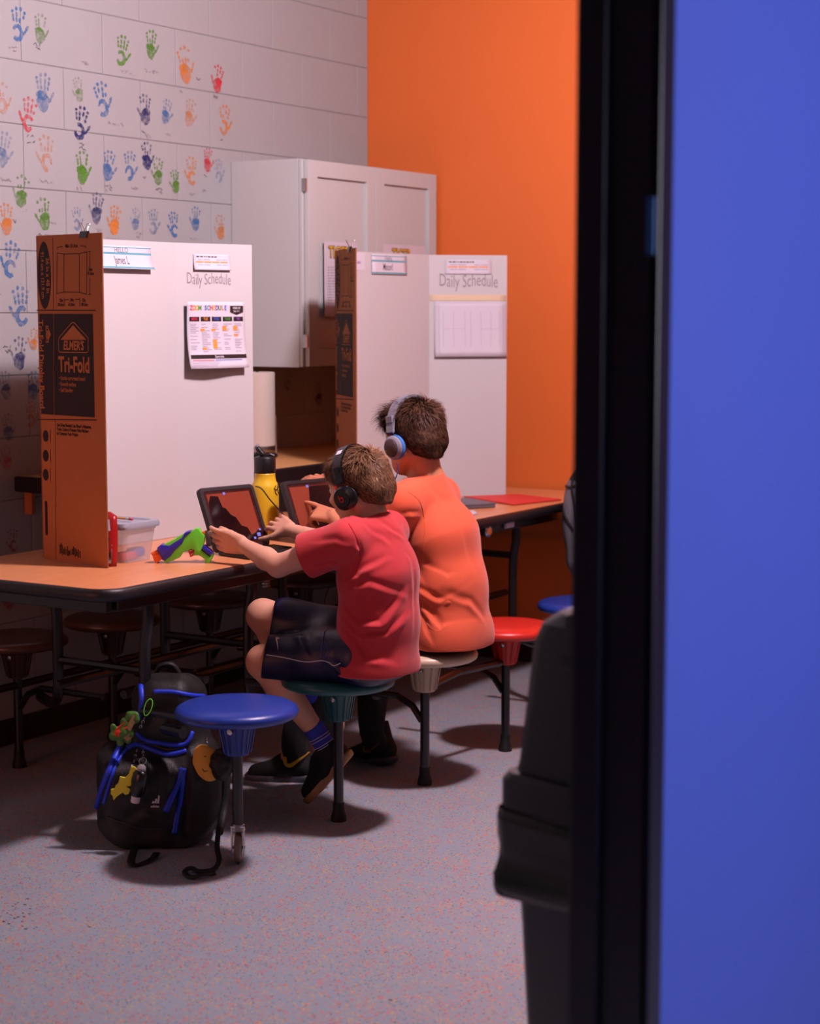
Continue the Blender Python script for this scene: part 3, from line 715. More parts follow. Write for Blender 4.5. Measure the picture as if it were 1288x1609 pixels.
for y in (TY0 + .06, TMID - .12, TMID + .12, TY1 - .06): ap.box(((TX0 + TX1) / 2, y, TZ - .05), (TX1 - TX0 - .1, .025, .04), bev=.003)
ap.build('apron_frame', 'steel', tb)
for y in (5.55, 5.69):
    lk = MB().lathe([(0, 0), (.02, 0), (.02, .012), (.012, .016), (0, .016)], (TX1 - .03, y, TZ - .055), (1, -.2, 0), 14)
    lk.build('latch', 'chrome', tb)
MB().box((TX1 - .03, 5.86, TZ - .048), (.012, .06, .022), bev=.002).build('latch_plate', 'white_trim', tb)
SX0, SX1 = -4.13, -2.90
NY = [3.805, 4.285, 4.765, 5.285, 5.86, 6.40]; FY = [3.72, 4.26, 4.72, 5.26, 5.84, 6.38]
def stool(x, y, colname, lab, sx, caster=False, arm=True, high=False):
    z = .432; p = V((x, y, 0))
    so = MB().lathe([(0, z), (.10, z + .002), (.148, z - .001), (.160, z - .008), (.165, z - .017), (.162, z - .028), (.152, z - .034), (.10, z - .030), (0, z - .028)], p, n=40).build('seat', 'seat_' + colname, tb, label=lab, auto=1.2)
    zc = z - .03
    MB().lathe([(.0, zc), (.052, zc), (.046, zc - .02), (.036, zc - .062), (.031, zc - .105), (.0, zc - .105)], p, n=20).build('socket', 'seat_' + colname, so, auto=.8)
    rb = MB()
    for k in range(12):
        a = 2 * math.pi * k / 12; c_, s_ = math.cos(a), math.sin(a); rb.tube([p + V((.054 * c_, .054 * s_, zc)), p + V((.035 * c_, .035 * s_, zc - .10))], .0022, 4)
    rb.build('rib', 'seat_' + colname, so, kind='stuff')
    MB().lathe([(0, 0), (.009, 0), (.008, .005), (0, .007)], p + V((.01, -.042, zc - .035)), (.1, -1, -.15), 10).build('bolt', 'chrome', so)
    zb_ = .09 if caster else .03
    MB().lathe([(0, zc - .09), (.0145, zc - .09), (.0145, zb_), (0, zb_)], p, n=14).build('post', 'steel', so, smooth=False)
    if caster:
        fk = MB(); q = p + V((0, 0, .05)); 
        for s_ in (-1, 1): fk.box(q + RT * (.016 * s_) + V((0, 0, .012)), (.004, .03, .075), rot=Matrix.Rotation(YAW, 3, 'Z'), bev=.001)
        fk.box(q + V((0, 0, .052)), (.038, .032, .006), rot=Matrix.Rotation(YAW, 3, 'Z'), bev=.001); fk.lathe([(0, .04), (.02, .04), (.017, .058), (0, .06)], q, n=14)
        fk.build('caster_fork', 'chrome', so)
        MB().lathe([(0, -.009), (.034, -.009), (.040, -.006), (.0415, 0), (.040, .006), (.034, .009), (0, .009)], p + V((0, 0, .0415)), RT, 24).build('caster_wheel', 'tooth', so, auto=1)
        MB().tube([q - V((0, 0, .008)) - RT * .019, q - V((0, 0, .008)) + RT * .019], .004, 8).build('axle', 'chrome', so)
    else:
        MB().lathe([(0, 0), (.023, 0), (.023, .012), (.0175, .03), (.0165, .055), (0, .055)], p, n=16).build('foot', 'rubber', so, auto=.8)
    if arm:   # arm under the seat bending down to the low rail
        q = smooth_path([p + V((0, 0, zc - .07)), p + V((sx * .05, 0, zc - .10)), p + V((sx * .13, 0, .235)), p + V((sx * .22, 0, .225)), p + V((sx * .33, 0, .225))], 5)
        if high: MB().tube([p + V((0, 0, .36)), p + V((sx * .1, 0, .375)), p + V((sx * .33, 0, .375))], .010, 8).build('arm', 'steel', so)
        else: MB().tube([p + V((sx * .01, 0, .20)), p + V((sx * .045, 0, .245)), p + V((sx * .10, 0, .27)), p + V((sx * .36, 0, .27))], .011, 8).build('arm', 'steel', so)
    return so
NC = [('blue', 'blue round stool seat on a caster leg'), ('green', 'dark green round stool seat'), ('beige', 'beige round stool seat'), ('red', 'red round stool seat'), ('blue', 'blue round stool seat behind the bin'), ('green', None)]
for i, y in enumerate(NY): stool(SX1, y, NC[i][0], NC[i][1], -1, caster=(i == 0), high=(i < 2))
FC = ['dark', 'tan', 'tan', 'dark', 'dark', 'dark']
for i, y in enumerate(FY): stool(SX0, y, FC[i], None, 1)
for x, ys in ((SX1, NY), (SX0, FY)):
    for a, b_ in ((0, 1), (1, 2), (2, 3), (3, 4), (4, 5)):
        if x == SX1 and (a, b_) in ((0, 1), (1, 2), (3, 4)): continue
        rl = MB(); rl.tube([(x, ys[a], .305 if x > -3.5 else .27), (x - .03 * (1 if x > -3.5 else -1), (ys[a] + ys[b_]) / 2, .31 if x > -3.5 else .28), (x, ys[b_], .305 if x > -3.5 else .27)], .0125, 8); rl.build('stool_rail', 'steel', tb)
for s_, x, y, sy in ((-1, -3.85, 4.147, 4.26), (-1, -3.85, 4.663, 4.72), (-1, -3.85, 5.33, 5.26), (-1, -3.85, 5.95, 5.84), (1, -3.25, 3.85, 3.805), (1, -3.35, 4.46, 4.46), (1, -3.27, 5.02, 4.765), (1, -3.25, 5.976, 5.86)):
    lg = MB(); zb_ = .25 if y > 3.9 or s_ < 0 else .33; xe = x + s_ * .16
    lg.tube(smooth_path([(x + s_ * .012, y, TZ - .05), (x + s_ * .012, y, TZ - .12), (x, y, TZ - .20), (x, y, zb_ + .07), (x + s_ * .02, y + (sy - y) * .1, zb_ + .02), (x + s_ * .07, y + (sy - y) * .35, zb_), (xe, y + (sy - y) * .8, zb_)], 5), .0165, 10)
    lg.build('leg', 'steel', tb)
for y, z in ((4.147, .40), (4.663, .40), (5.976, .56)):
    MB().tube([(-3.85, y, z), (-3.27, y + (0 if y < 5 else .0), z)], .013, 8).build('cross_bar', 'steel', tb)
for x in (-3.46, -3.72):
    MB().tube([(x, 4.0, .36), (x, 6.3, .36)], .0135, 8).build('under_rail', 'steel', tb)
for p0, p1 in () and (((-3.555, 4.15, .42), (-3.555, 5.0, .67)), ((-3.555, 6.1, .42), (-3.555, 5.3, .67))): MB().tube([p0, p1], .012, 8).build('brace', 'steel', tb)
# coil spring mechanism under the top
sg = MB()
for k in range(9): sg.lathe([(.010, 0), (.0145, .003), (.0145, .006), (.010, .009)], (-3.40, 4.62, .60 + k * .009), n=10)
sg.build('spring', 'chrome', tb)

# ================================================================ TRI-FOLD BOARDS
class Panel:
    def __init__(s, a, b, z0, z1): s.a = V((a[0], a[1], z0)); s.d = V((b[0] - a[0], b[1] - a[1], 0)); s.w = s.d.length; s.d.normalize(); s.h = z1 - z0; s.n = V((s.d.y, -s.d.x, 0)); 
    def __call__(s, u, v, l=0): return s.a + s.d * u + V((0, 0, v)) + s.n * l
    def uv(s, px, py):
        r, fw = _ray(px, py); o = V((0, 0, CAM_H)); t = (s.a - o).dot(s.n) / r.dot(s.n); p = o + r * t - s.a; return p.dot(s.d), p.z
def panel_mesh(P, th, flip):
    """white face on the side of the normal (flip: on the other side), cardboard on the rest"""
    mb = MB(); s = -1 if not flip else 1; f0, f1 = 0, s * th
    A = [P(0, 0, f0), P(P.w, 0, f0), P(P.w, P.h, f0), P(0, P.h, f0)]; B = [P(0, 0, f1), P(P.w, 0, f1), P(P.w, P.h, f1), P(0, P.h, f1)]
    mb.m = 0; mb.add(A, [(0, 1, 2, 3)]); mb.m = 1; mb.add(B, [(3, 2, 1, 0)]); mb.m = 2
    for i in range(4): j = (i + 1) % 4; mb.add([A[i], A[j], B[j], B[i]], [(0, 1, 2, 3)])
    return mb
def elmers(P, par, full=True):
    """the print on the brown outside of a side panel; P maps u from the fold to the free edge"""
    q = lambda px, py: REF.uv(px, py)
    k = P.w / REF.w; f = lambda u, v, l=0: P(u * k, v * P.h / REF.h, l)
    ink = MB(); inv = MB()
    Z = lambda X, Y: q(50 + X / 5.75, 360 + Y / 5.75)
    def ln(mb, a, b, w, l=.0006): line_on(mb, f, [a, b], w, l)
    ln(ink, Z(190, 80), Z(195, 735), .0018); a = q(87, 660); b = q(88, 880); ln(ink, a, b, .0015)
    c = Z(113, 418); poly_on(ink, f, [(c[0] + .033 * math.cos(t * .2618), c[1] + .098 * math.sin(t * .2618)) for t in range(24)], .0006)
    text_on(inv, f, '36 in x 48 in', Z(142, 418)[0] + .002, Z(142, 418)[1], .024, .85, .02, rot=-math.pi / 2, lift=.0012); text_on(inv, f, '91.4 cm x 121.9 cm', Z(100, 418)[0], Z(100, 418)[1], .022, .78, .02, rot=-math.pi / 2, lift=.0012)
    for p_, r_ in (((232, 165), (278, 158)), ((440, 152), (487, 156)), ((232, 165), (232, 182)), ((487, 156), (487, 172)), ((230, 215), (290, 225)), ((290, 225), (430, 222)), ((430, 222), (498, 205)), ((230, 215), (225, 583)), ((225, 583), (290, 568)), ((290, 568), (430, 570)), ((430, 570), (495, 590)),
                   ((290, 225), (290, 568)), ((430, 222), (430, 570)), ((498, 205), (495, 590)), ((510, 200), (530, 200)), ((524, 200), (524, 345)), ((524, 440), (524, 590)), ((510, 590), (530, 590)), ((300, 640), (335, 636)), ((395, 634), (430, 636)), ((295, 625), (295, 695)), ((434, 622), (434, 700))):
        ln(ink, Z(*p_), Z(*r_), .0022)
    for t_, x, y, s_ in (('48in 121.9cm', 358, 153, .014), ('36in', 530, 365, .013), ('91.4cm', 533, 402, .013), ('12in', 265, 645, .013), ('30.5cm', 262, 683, .013), ('24in', 362, 640, .013), ('61.0cm', 360, 682, .013), ('12in', 470, 643, .013), ('30.5cm', 476, 682, .013)):
        text_on(ink, f, t_, *Z(x, y), s_, .8, .03)
    ln(ink, Z(45, 733), Z(575, 735), .003)
    a = Z(47, 765); b = q(149, 656); quad_on(ink, f, max(a[0], .002), b[1], b[0], a[1], .0005)
    ln(inv, q(84.7, 493), q(85.5, 655), .0014, .0012)
    ln(ink, q(59, 659), q(152, 660), .003)
    # pennant-shaped badge with the name
    pen = [(245, 1100), (245, 985), (262, 965), (360, 850), (375, 842), (390, 850), (495, 965), (512, 985), (512, 1100), (500, 1115), (257, 1112), (245, 1100)]
    line_on(inv, f, [Z(*p_) for p_ in pen], .0026, .0012); poly_on(inv, f, [Z(262, 1000), Z(375, 868), Z(495, 1000)], .0011)
    text_on(inv, f, "ELMER'S", *Z(378, 1056), .036, .78, .035, lift=.0013, shear=.15)
    text_on(inv, f, 'Tri-Fold', *Z(384, 1232), .062, .74, .03, lift=.0013)
    for i, t_ in enumerate(('• Sturdy corrugated board', '• Smooth surface', '• Self Standing')): a = Z(250, 1345 + i * 54); text_on(inv, f, t_, a[0], a[1], .0165, .72, .02, 'LEFT', lift=.0012)
    text_on(inv, f, 'Tri-Fold Display Board', *Z(88, 1222), .034, .83, .025, rot=-math.pi / 2, lift=.0012)
    text_on(inv, f, "ELMER'S", *Z(140, 950), .018, .8, .04, rot=-math.pi / 2, lift=.0012); poly_on(inv, f, [Z(150, 890), Z(176, 950), Z(150, 1010)], .0011)
    for i, t_ in enumerate(("Get Great Results! Use Elmer's Adhesives,", "Tools, Colors & Painters Paint Markers", 'to Complete Your Project.')): a = q(89.5, 667.5 + i * 6.6); text_on(ink, f, t_, a[0], a[1], .0135, .72, .03, 'LEFT')
    for y in (685, 716, 746):
        c = q(72, y); poly_on(ink, f, [(c[0] + .0145 * math.cos(t * .314), c[1] + .0175 * math.sin(t * .314)) for t in range(20)])
        for x in (64, 79): a = q(x, y - 10); b = q(x, y + 10); line_on(ink, f, [(a[0], a[1] + (b[1] - a[1]) * i / 6) if i % 2 else (a[0] + .001, a[1] + (b[1] - a[1]) * i / 6) for i in range(7)], .002)
    c = q(73, 814); poly_on(ink, f, [(c[0] + .0065 * math.cos(t), c[1] + .045 * (1 if math.sin(t) > 0 else -1) + .0065 * math.sin(t)) for t in [i * .3927 + .1 for i in range(16)]])
    r = random.Random(5); a = q(94, 872); b = q(127, 857)
    for i in range(17): u = a[0] + (b[0] - a[0]) * i / 17; h0 = a[1] + r.uniform(0, .006); quad_on(ink, f, u, h0, u + r.uniform(.003, .005), h0 + r.uniform(.014, .032))
    ink.build('brand_print', 'ink', par); inv.build('print_lettering', 'card', par)
BZ1 = TZ + .951; TH = .004
b1A, b1B, b1C, b1D = (-3.465, 3.947), (-3.770, 4.012), (-3.765, 4.640), (-3.675, 4.930)
b2A, b2B, b2C, b2D = (-3.530, 5.335), (-3.755, 5.545), (-3.725, 6.150), (-3.500, 6.370)
REF = Panel(b1B, b1A, TZ + .001, BZ1)
def board(pts, label):
    A, B_, C_, D_ = pts; root = thing('trifold_board', (B_[0], B_[1], TZ), label, 'display board', 'white trifold display boards on the table')
    Pa = Panel(B_, A, TZ + .001, BZ1); sp_ = panel_mesh(Pa, TH, False); sp_.mi = [{0: 1, 1: 0, 2: 2}[i] for i in sp_.mi]
    s0 = sp_.build('side_panel', ['white_board', 'card', 'card_edge'], root, label='brown cardboard outside of the side panel'); elmers(Pa, s0)
    Pb = Panel(B_, C_, TZ + .001, BZ1); panel_mesh(Pb, TH, False).build('center_panel', ['white_board', 'card', 'card_edge'], root)
    Pc = Panel(C_, D_, TZ + .001, BZ1); s1 = panel_mesh(Pc, TH, False).build('side_panel', ['white_board', 'card', 'card_edge'], root)
    return root, Pa, Pb, Pc, s1
B1, P1a, P1b, P1c, s1c = board((b1A, b1B, b1C, b1D), 'near white trifold board with brown cardboard side, beside the red packet')
B2, P2a, P2b, P2c, s2c = board((b2A, b2B, b2C, b2D), 'far white trifold board in front of the orange wall')
def marker_text(P, px, py, body, w, par):
    u, v = P.uv(px, py); t = MB(); vs, fs = text_mesh(body, 1.0, .72, -.004); xs = [x for x, y in vs]; k = w / (max(xs) - min(xs))
    r = [math.sin(x * 2.1) * .05 for x, y in vs]
    t.add([P(u + x * k, v + (y + dy) * k * 1.25, .0008) for (x, y), dy in zip(vs, r)], fs); t.build('handwriting', 'marker_grey', par)
marker_text(P1c, 328, 439, 'Daily Schedule', .172, s1c)
marker_text(P2c, 736, 442, 'Daily Schedule', .235, s2c)
def pt_sheet(P, px0, py0, px1, py1, name, label, cat, curl=lambda u, v: 0, lift=.0015, group=None, nu=8, nv=10):
    a = P.uv(px0, py0); b = P.uv(px1, py1); u0, v0, w, h = a[0], b[1], b[0] - a[0], a[1] - b[1]
    fm = lambda u, v, l=0: P(u0 + u, v0 + v, lift + l + curl(u / w, v / h))
    vs = [fm(w * i / nu, h * j / nv) for j in range(nv + 1) for i in range(nu + 1)]; fs = [(j * (nu + 1) + i, j * (nu + 1) + i + 1, (j + 1) * (nu + 1) + i + 1, (j + 1) * (nu + 1) + i) for j in range(nv) for i in range(nu)]
    o = top(MB().add(vs, fs), name, 'paper', label, cat, group, loc=fm(w / 2, h / 2), smooth=True)
    sm = o.modifiers.new('thickness', 'SOLIDIFY'); sm.thickness = .0005; sm.offset = -1
    return o, fm, w, h
def name_sign(P, x0, y0, x1, y1, l1, l2, label, curl):
    o, fm, w, h = pt_sheet(P, x0, y0, x1, y1, 'name_sign', label, 'sign', curl)
    t = MB(); n = 10
    for v0, v1 in ((.90, .94), (.62, .71), (.03, .10)):
        quad_on(t, fm, 0, h * v0, w, h * v1, .0006, n)
    t.build('stripe', 'teal', o)
    t = MB(); text_on(t, fm, l1, w * .47, h * .80, h * .30, 1.0, -.002); t.build('lettering', 'marker_dim', o)
    t = MB(); text_on(t, fm, l2, w * .45, h * .36, h * .50, .60, .004); t.build('lettering', 'marker', o, label='handwritten name')
name_sign(P1b, 146, 384, 236, 424, 'HELLO', 'James L', 'teal striped name sign with handwritten first name on the near board', lambda u, v: .018 * (1 - v) ** 2)
name_sign(P2b, 583, 399, 638, 432, 'Hello', 'Mason!', 'teal striped name sign with handwritten first name on the far board', lambda u, v: .003 * (1 - v))
def strip(P, x0, y0, x1, y1, label, curl):
    o, fm, w, h = pt_sheet(P, x0, y0, x1, y1, 'info_card', label, 'card', curl)
    t = MB(); r = random.Random(2); x = w * .08
    while x < w * .6: l = r.uniform(.004, .012); quad_on(t, fm, x, h * .80, x + l, h * .88, .0006); x += l + .003
    t.build('title_line', 'marker', o)
    t = MB()
    for k in range(4): quad_on(t, fm, w * (.06 + .22 * k), h * .45, w * (.26 + .22 * k), h * .54, .0006)
    t.build('stripe', 'orange_ink', o)
    t = MB()
    for v in (.62, .30):
        for a, b_ in ((.1, .25), (.27, .45), (.62, .75), (.77, .92)): quad_on(t, fm, w * a, h * v, w * b_, h * (v + .05), .0006)
    t.build('fine_print', 'purple_ink', o)
strip(P1c, 303, 399, 361, 425, 'small white card with orange line at top of near board', lambda u, v: .008 * (1 - v) ** 2)
strip(P2c, 699, 408, 772, 431, 'small white card with orange line at top of far board', lambda u, v: .002 * (1 - v))
# printed weekly timetable, curling away from the near board
o, fm, w, h = pt_sheet(P1c, 289, 474, 383.5, 577, 'schedule_sheet', 'colourful printed weekly schedule sheet curling off the near board', 'paper', lambda u, v: .004 + .03 * (1 - v) ** 3 + .012 * (1 - u) * v + .007 * math.sin(u * 5) * (1 - v) ** 2, nu=14, nv=16)
col = {'r': (226, 40, 90), 'o': (244, 140, 40), 'y': (224, 190, 40), 'g': (70, 150, 60), 'b': (60, 100, 200), 't': (40, 160, 170), 'p': (140, 70, 180)}
for k, c in col.items(): M['ink_' + k] = mat('print_' + k, c, .8)
tx = 'ZOOM SCHEDULE'; cs = 'royg btrypgob'
for i, ch in enumerate(tx):
    if ch == ' ': continue
    t = MB(); text_on(t, fm, ch, w * (.07 + i * .049), h * .905, h * .10, .78, .035, lift=.0012); t.build('lettering', 'ink_' + cs[i], o, label='coloured title letter')
t = MB(); poly_on(t, fm, [(w * .74, h * .94), (w * .97, h * .94), (w * .97, h * .84), (w * .855, h * .80), (w * .74, h * .84)], .0012)
for k in range(5): quad_on(t, fm, w * (.04 + k * .19), h * .705, w * (.205 + k * .19), h * .775, .0012, 2)
quad_on(t, fm, w * .03, h * .145, w * .985, h * .205, .0012, 8); t.build('black_box', 'ink', o)
for k, (n_, c) in enumerate(zip(('MON', 'TUE', 'WED', 'THURS', 'FRI'), 'robgp')):
    t = MB(); text_on(t, fm, n_, w * (.122 + k * .19), h * .74, h * .055, .8 if k != 3 else .62, .03, lift=.0018); t.build('lettering', 'ink_' + c, o)
t = MB(); text_on(t, fm, 'WEEK OF:', w * .855, h * .905, h * .045, .75, .03, lift=.0018); text_on(t, fm, 'Sept. 8-11', w * .855, h * .86, h * .04, .75, .02, lift=.0018); text_on(t, fm, 'Zoom Links', w * .5, h * .175, h * .045, .8, .03, lift=.0018); t.build('lettering', 'paper', o)
t = MB(); g = MB(); r = random.Random(9)
for k in range(5):
    u = w * (.05 + k * .19); vv = .66
    while vv > .24:
        l = r.uniform(.07, .15); (quad_on(g, fm, u, h * vv, u + w * l, h * (vv + .010), .0012)); vv -= r.choice((.026, .026, .05))
for u, v in ((.22, .56), (.41, .56), (.60, .60), (.60, .565), (.79, .60), (.79, .565), (.42, .40), (.42, .365), (.42, .33), (.42, .295), (.23, .28), (.80, .48)): quad_on(t, fm, w * u, h * v, w * (u + .07), h * (v + .035), .0014)
t.build('highlight', 'orange_ink', o); 
for v in (.10, .075, .05, .03): quad_on(g, fm, w * .04, h * v, w * (.4 + v), h * (v + .008), .0012, 3)
g.build('fine_print', 'purple_ink', o); t = MB(); quad_on(t, fm, w * .05, h * .118, w * .4, h * .128, .0012, 3); t.build('link_line', 'ink_r', o); t = MB(); quad_on(t, fm, w * .42, h * .118, w * .9, h * .128, .0012, 4); t.build('link_line', 'ink_b', o)
# pale sheet on the far board with the tape above it
o, fm, w, h = pt_sheet(P2c, 682, 473, 794.5, 560, 'schedule_sheet', 'pale ruled schedule sheet taped to the far board', 'paper', lambda u, v: .002 + .012 * (1 - v) ** 2)
g = MB()
line_on(g, fm, [(w * .06, h * .05), (w * .95, h * .05), (w * .95, h * .97), (w * .06, h * .97), (w * .06, h * .05)], .001)
quad_on(g, fm, w * .33, h * .87, w * .66, h * .88)
for v in (.62, .48): quad_on(g, fm, w * .12, h * v - .002, w * .42, h * v + .006); quad_on(g, fm, w * .64, h * v - .002, w * .90, h * v + .006)
for v in (.82, .74, .66, .55, .42, .36, .30, .24, .18): quad_on(g, fm, w * .12, h * v, w * .9, h * v + .0012)
for u in (.12, .26, .42, .50, .64, .78, .90): quad_on(g, fm, w * u, h * .18, w * u + .001, h * .82)
g.build('fine_print', 'purple_ink', o)
tp_, fm, w, h = pt_sheet(P2c, 675, 463, 795, 473, 'masking_tape', 'pale masking tape strip across the far board above its sheet', 'tape', lift=.0009); tp_.data.materials[0] = mat('masking_tape', (238, 214, 180), .7)
mb = MB(); fm = lambda u, v, l=0: P2b(u, v, l); u, v = P2b.uv(556.5, 405); u = .004
quad_on(mb, fm, u, P2b.uv(557, 424)[1], P2b.uv(573, 424)[0], P2b.uv(557, 396)[1], .001); o = top(mb, 'note_card', 'paper', 'white note card beside the cardboard edge of the far board', 'card', loc=fm(u, v))
t = MB(); text_on(t, fm, 'om', P2b.uv(563, 412)[0], P2b.uv(563, 412)[1], .02, .8, 0, lift=.0018); t.build('lettering', 'ink_p', o)
# binder clips
def clip(P, px, py, w, label):
    u, v = P.uv(px, py); v = P.h; r = thing('binder_clip', P(u, v), label, 'clip', 'binder clips on the boards')
    b = MB(); c0_, d0 = P(u, v - w * .35, -.002), (P.d, P.n)
    T = Matrix((P.d, P.n, UP)).transposed()
    b.prism([(-.009, -.012), (-.004, .006), (0, .008), (.004, .006), (.009, -.012), (.007, -.012), (0, .004), (-.007, -.012)], P(u - w / 2, v - .0005, -.002), P.n, UP, P.d * w)
    b.build('clamp', 'hp_black', r)
    for s_ in (-1, 1):
        hd = MB().tube(smooth_path([P(u - w * .3, v + .004, -.002 + s_ * .002), P(u - w * .12, v + .02, -.002 + s_ * .01), P(u - w * .2, v + .028, -.002 + s_ * .014), P(u + w * .2, v + .028, -.002 + s_ * .014), P(u + w * .12, v + .02, -.002 + s_ * .01), P(u + w * .3, v + .004, -.002 + s_ * .002)], 4), .0009, 5)
        hd.build('handle', 'chrome', r)
clip(P1a, 132, 370, .034, 'black binder clip on top of the near board'); clip(P2a, 549, 391, .03, 'black binder clip on top of the far board')

# ================================================================ PEOPLE
def rotm(f, l, u): return Matrix((V(f), V(l), V(u))).transposed()
def frame(f, up):
    f = V(f).normalized(); l = V(up).cross(f).normalized(); return rotm(f, l, f.cross(l))
def bone(F, pts, rs, k=.012, flats=None):
    for i in range(len(pts) - 1): F.cap(pts[i], pts[i + 1], rs[i], rs[i + 1], k, flats[i] if flats else None)
def hand(F, wrist, fd, pn, thumb_side, curls, sc=1.0, spread=.10, thumb=(.5, .55, .3), wr=.019):
    """palm and five bent fingers; fd towards the fingers, pn out of the palm, thumb_side = lateral direction of the thumb"""
    fd = V(fd).normalized(); pn = (V(pn) - fd * V(pn).dot(fd)).normalized(); lat = V(thumb_side); lat = (lat - fd * lat.dot(fd) - pn * lat.dot(pn)).normalized()
    w = V(wrist); tips = []
    for i, x in enumerate((.024, .008, -.008, -.023)):
        base = w + fd * (.070 - .004 * abs(i - 1)) * sc + lat * x * sc
        F.cap(w + lat * x * .55 * sc + fd * .008 * sc, base, .0145 * sc, .0098 * sc, .006, (pn, .85))
        ang = 0; d0 = (fd + lat * (.5 - i / 3) * spread * 2).normalized(); p = base
        L = (.031, .035, .032, .025)[i] * sc; seg = (L, L * .66, L * .52); rr = (.0082, .0074, .0068, .0060)
        k_ = .93 if i == 3 else 1; cv = curls[i]
        for j in range(3):
            ang += cv[j]; d = d0 * math.cos(ang) + pn * math.sin(ang); q = p + d * seg[j]
            F.cap(p, q, rr[j] * sc * k_, rr[j + 1] * sc * k_, .0025); p = q
        tips.append((p, d, i))
    a, b, c = thumb; p = w + fd * .020 * sc + lat * .018 * sc; d = (fd * .75 + lat * a * 1.2 + pn * b * .5).normalized()
    q = p + d * .034 * sc; F.cap(w + fd * .01 * sc + lat * .008 * sc, q, .0155 * sc, .0105 * sc, .008); d = (d + fd * .3 + pn * c * .6).normalized()
    q2 = q + d * .026 * sc; F.cap(q, q2, .0092 * sc, .0082 * sc, .003); d = (d + pn * c * .6 + fd * .15).normalized(); q3 = q2 + d * .019 * sc; F.cap(q2, q3, .0082 * sc, .0066 * sc, .003)
    tips.append((q3, d, 4)); return tips
def head_sdf(F, c, T, s=1.0):
    P = lambda x, y, z: V(c) + T @ V((x, y, z)) * s
    TT = np.array(T)
    def el(p, r, k=.014, op='u'): F.ell(P(*p), tuple(v * s for v in r), TT, k * s, op)
    def cp(a, b, ra, rb, k=.01, op='u'): F.cap(P(*a), P(*b), ra * s, rb * s, k * s, op=op)
    el((-.006, 0, .015), (.090, .072, .078)); el((.022, 0, -.030), (.062, .060, .062), .02); el((.046, 0, -.074), (.034, .036, .030), .03)
    for y in (-1, 1):
        cp((-.01, y * .052, -.052), (.05, y * .020, -.092), .020, .016, .03); el((.062, y * .034, -.030), (.020, .020, .020), .02)
        el((.080, y * .028, .000), (.012, .015, .010), .012, 's')
        cp((.066, y * .042, .016), (.083, y * .016, .015), .008, .009, .012)
    cp((.086, 0, .004), (.104, 0, -.024), .008, .011, .010); 
    for y in (-1, 1): el((.098, y * .009, -.028), (.009, .008, .007), .006)
    cp((.085, -.014, -.052), (.085, .014, -.052), .009, .009, .006); cp((.081, -.013, -.063), (.081, .013, -.063), .009, .009, .006); cp((.100, -.017, -.0575), (.100, .017, -.0575), .003, .003, .003, 's')
    for y in (-1, 1):   # ears
        e = V((-.006, y * .070, -.028)); ps = []
        for i in range(9):
            a = -1.9 + i * .52; ps.append(e + V((-.016 * math.cos(a) * 1.0, y * .010, .022 * math.sin(a))))
        for i in range(8): cp(tuple(ps[i]), tuple(ps[i + 1]), .0042, .0042, .004)
        el((-.004, y * .071, -.030), (.013, .006, .020), .006)
    return P
def face_parts(P, T, s, par, brow):
    for y in (-1, 1):
        e = MB().ball(P(.0725, y * .029, .000), .0122 * s, 16); eo = e.build('eye', 'eye_white', par, smooth=True)
        MB().lathe([(0, 0), (.0066 * s, 0), (.006 * s, .0012 * s), (0, .0016 * s)], P(.0836, y * .0292, -.001), T @ V((1, y * .05, -.05)), 14).build('iris', 'iris', eo)
        MB().tube([P(.086, y * .014, .0165), P(.088, y * .028, .021), P(.076, y * .045, .017)], [.002 * s, .0028 * s, .0015 * s], 6).build('eyebrow', brow, par)
    MB().tube([P(.086, -.018, -.057), P(.0935, -.006, -.0535), P(.093, 0, -.0545), P(.0935, .006, -.0535), P(.086, .018, -.057)], [.002, .0035, .0035, .0035, .002], 6).tube([P(.084, -.016, -.0585), P(.091, 0, -.0625), P(.084, .016, -.0585)], [.002, .0045, .002], 6).build('lips', 'lip', par, smooth=True, kind='stuff')

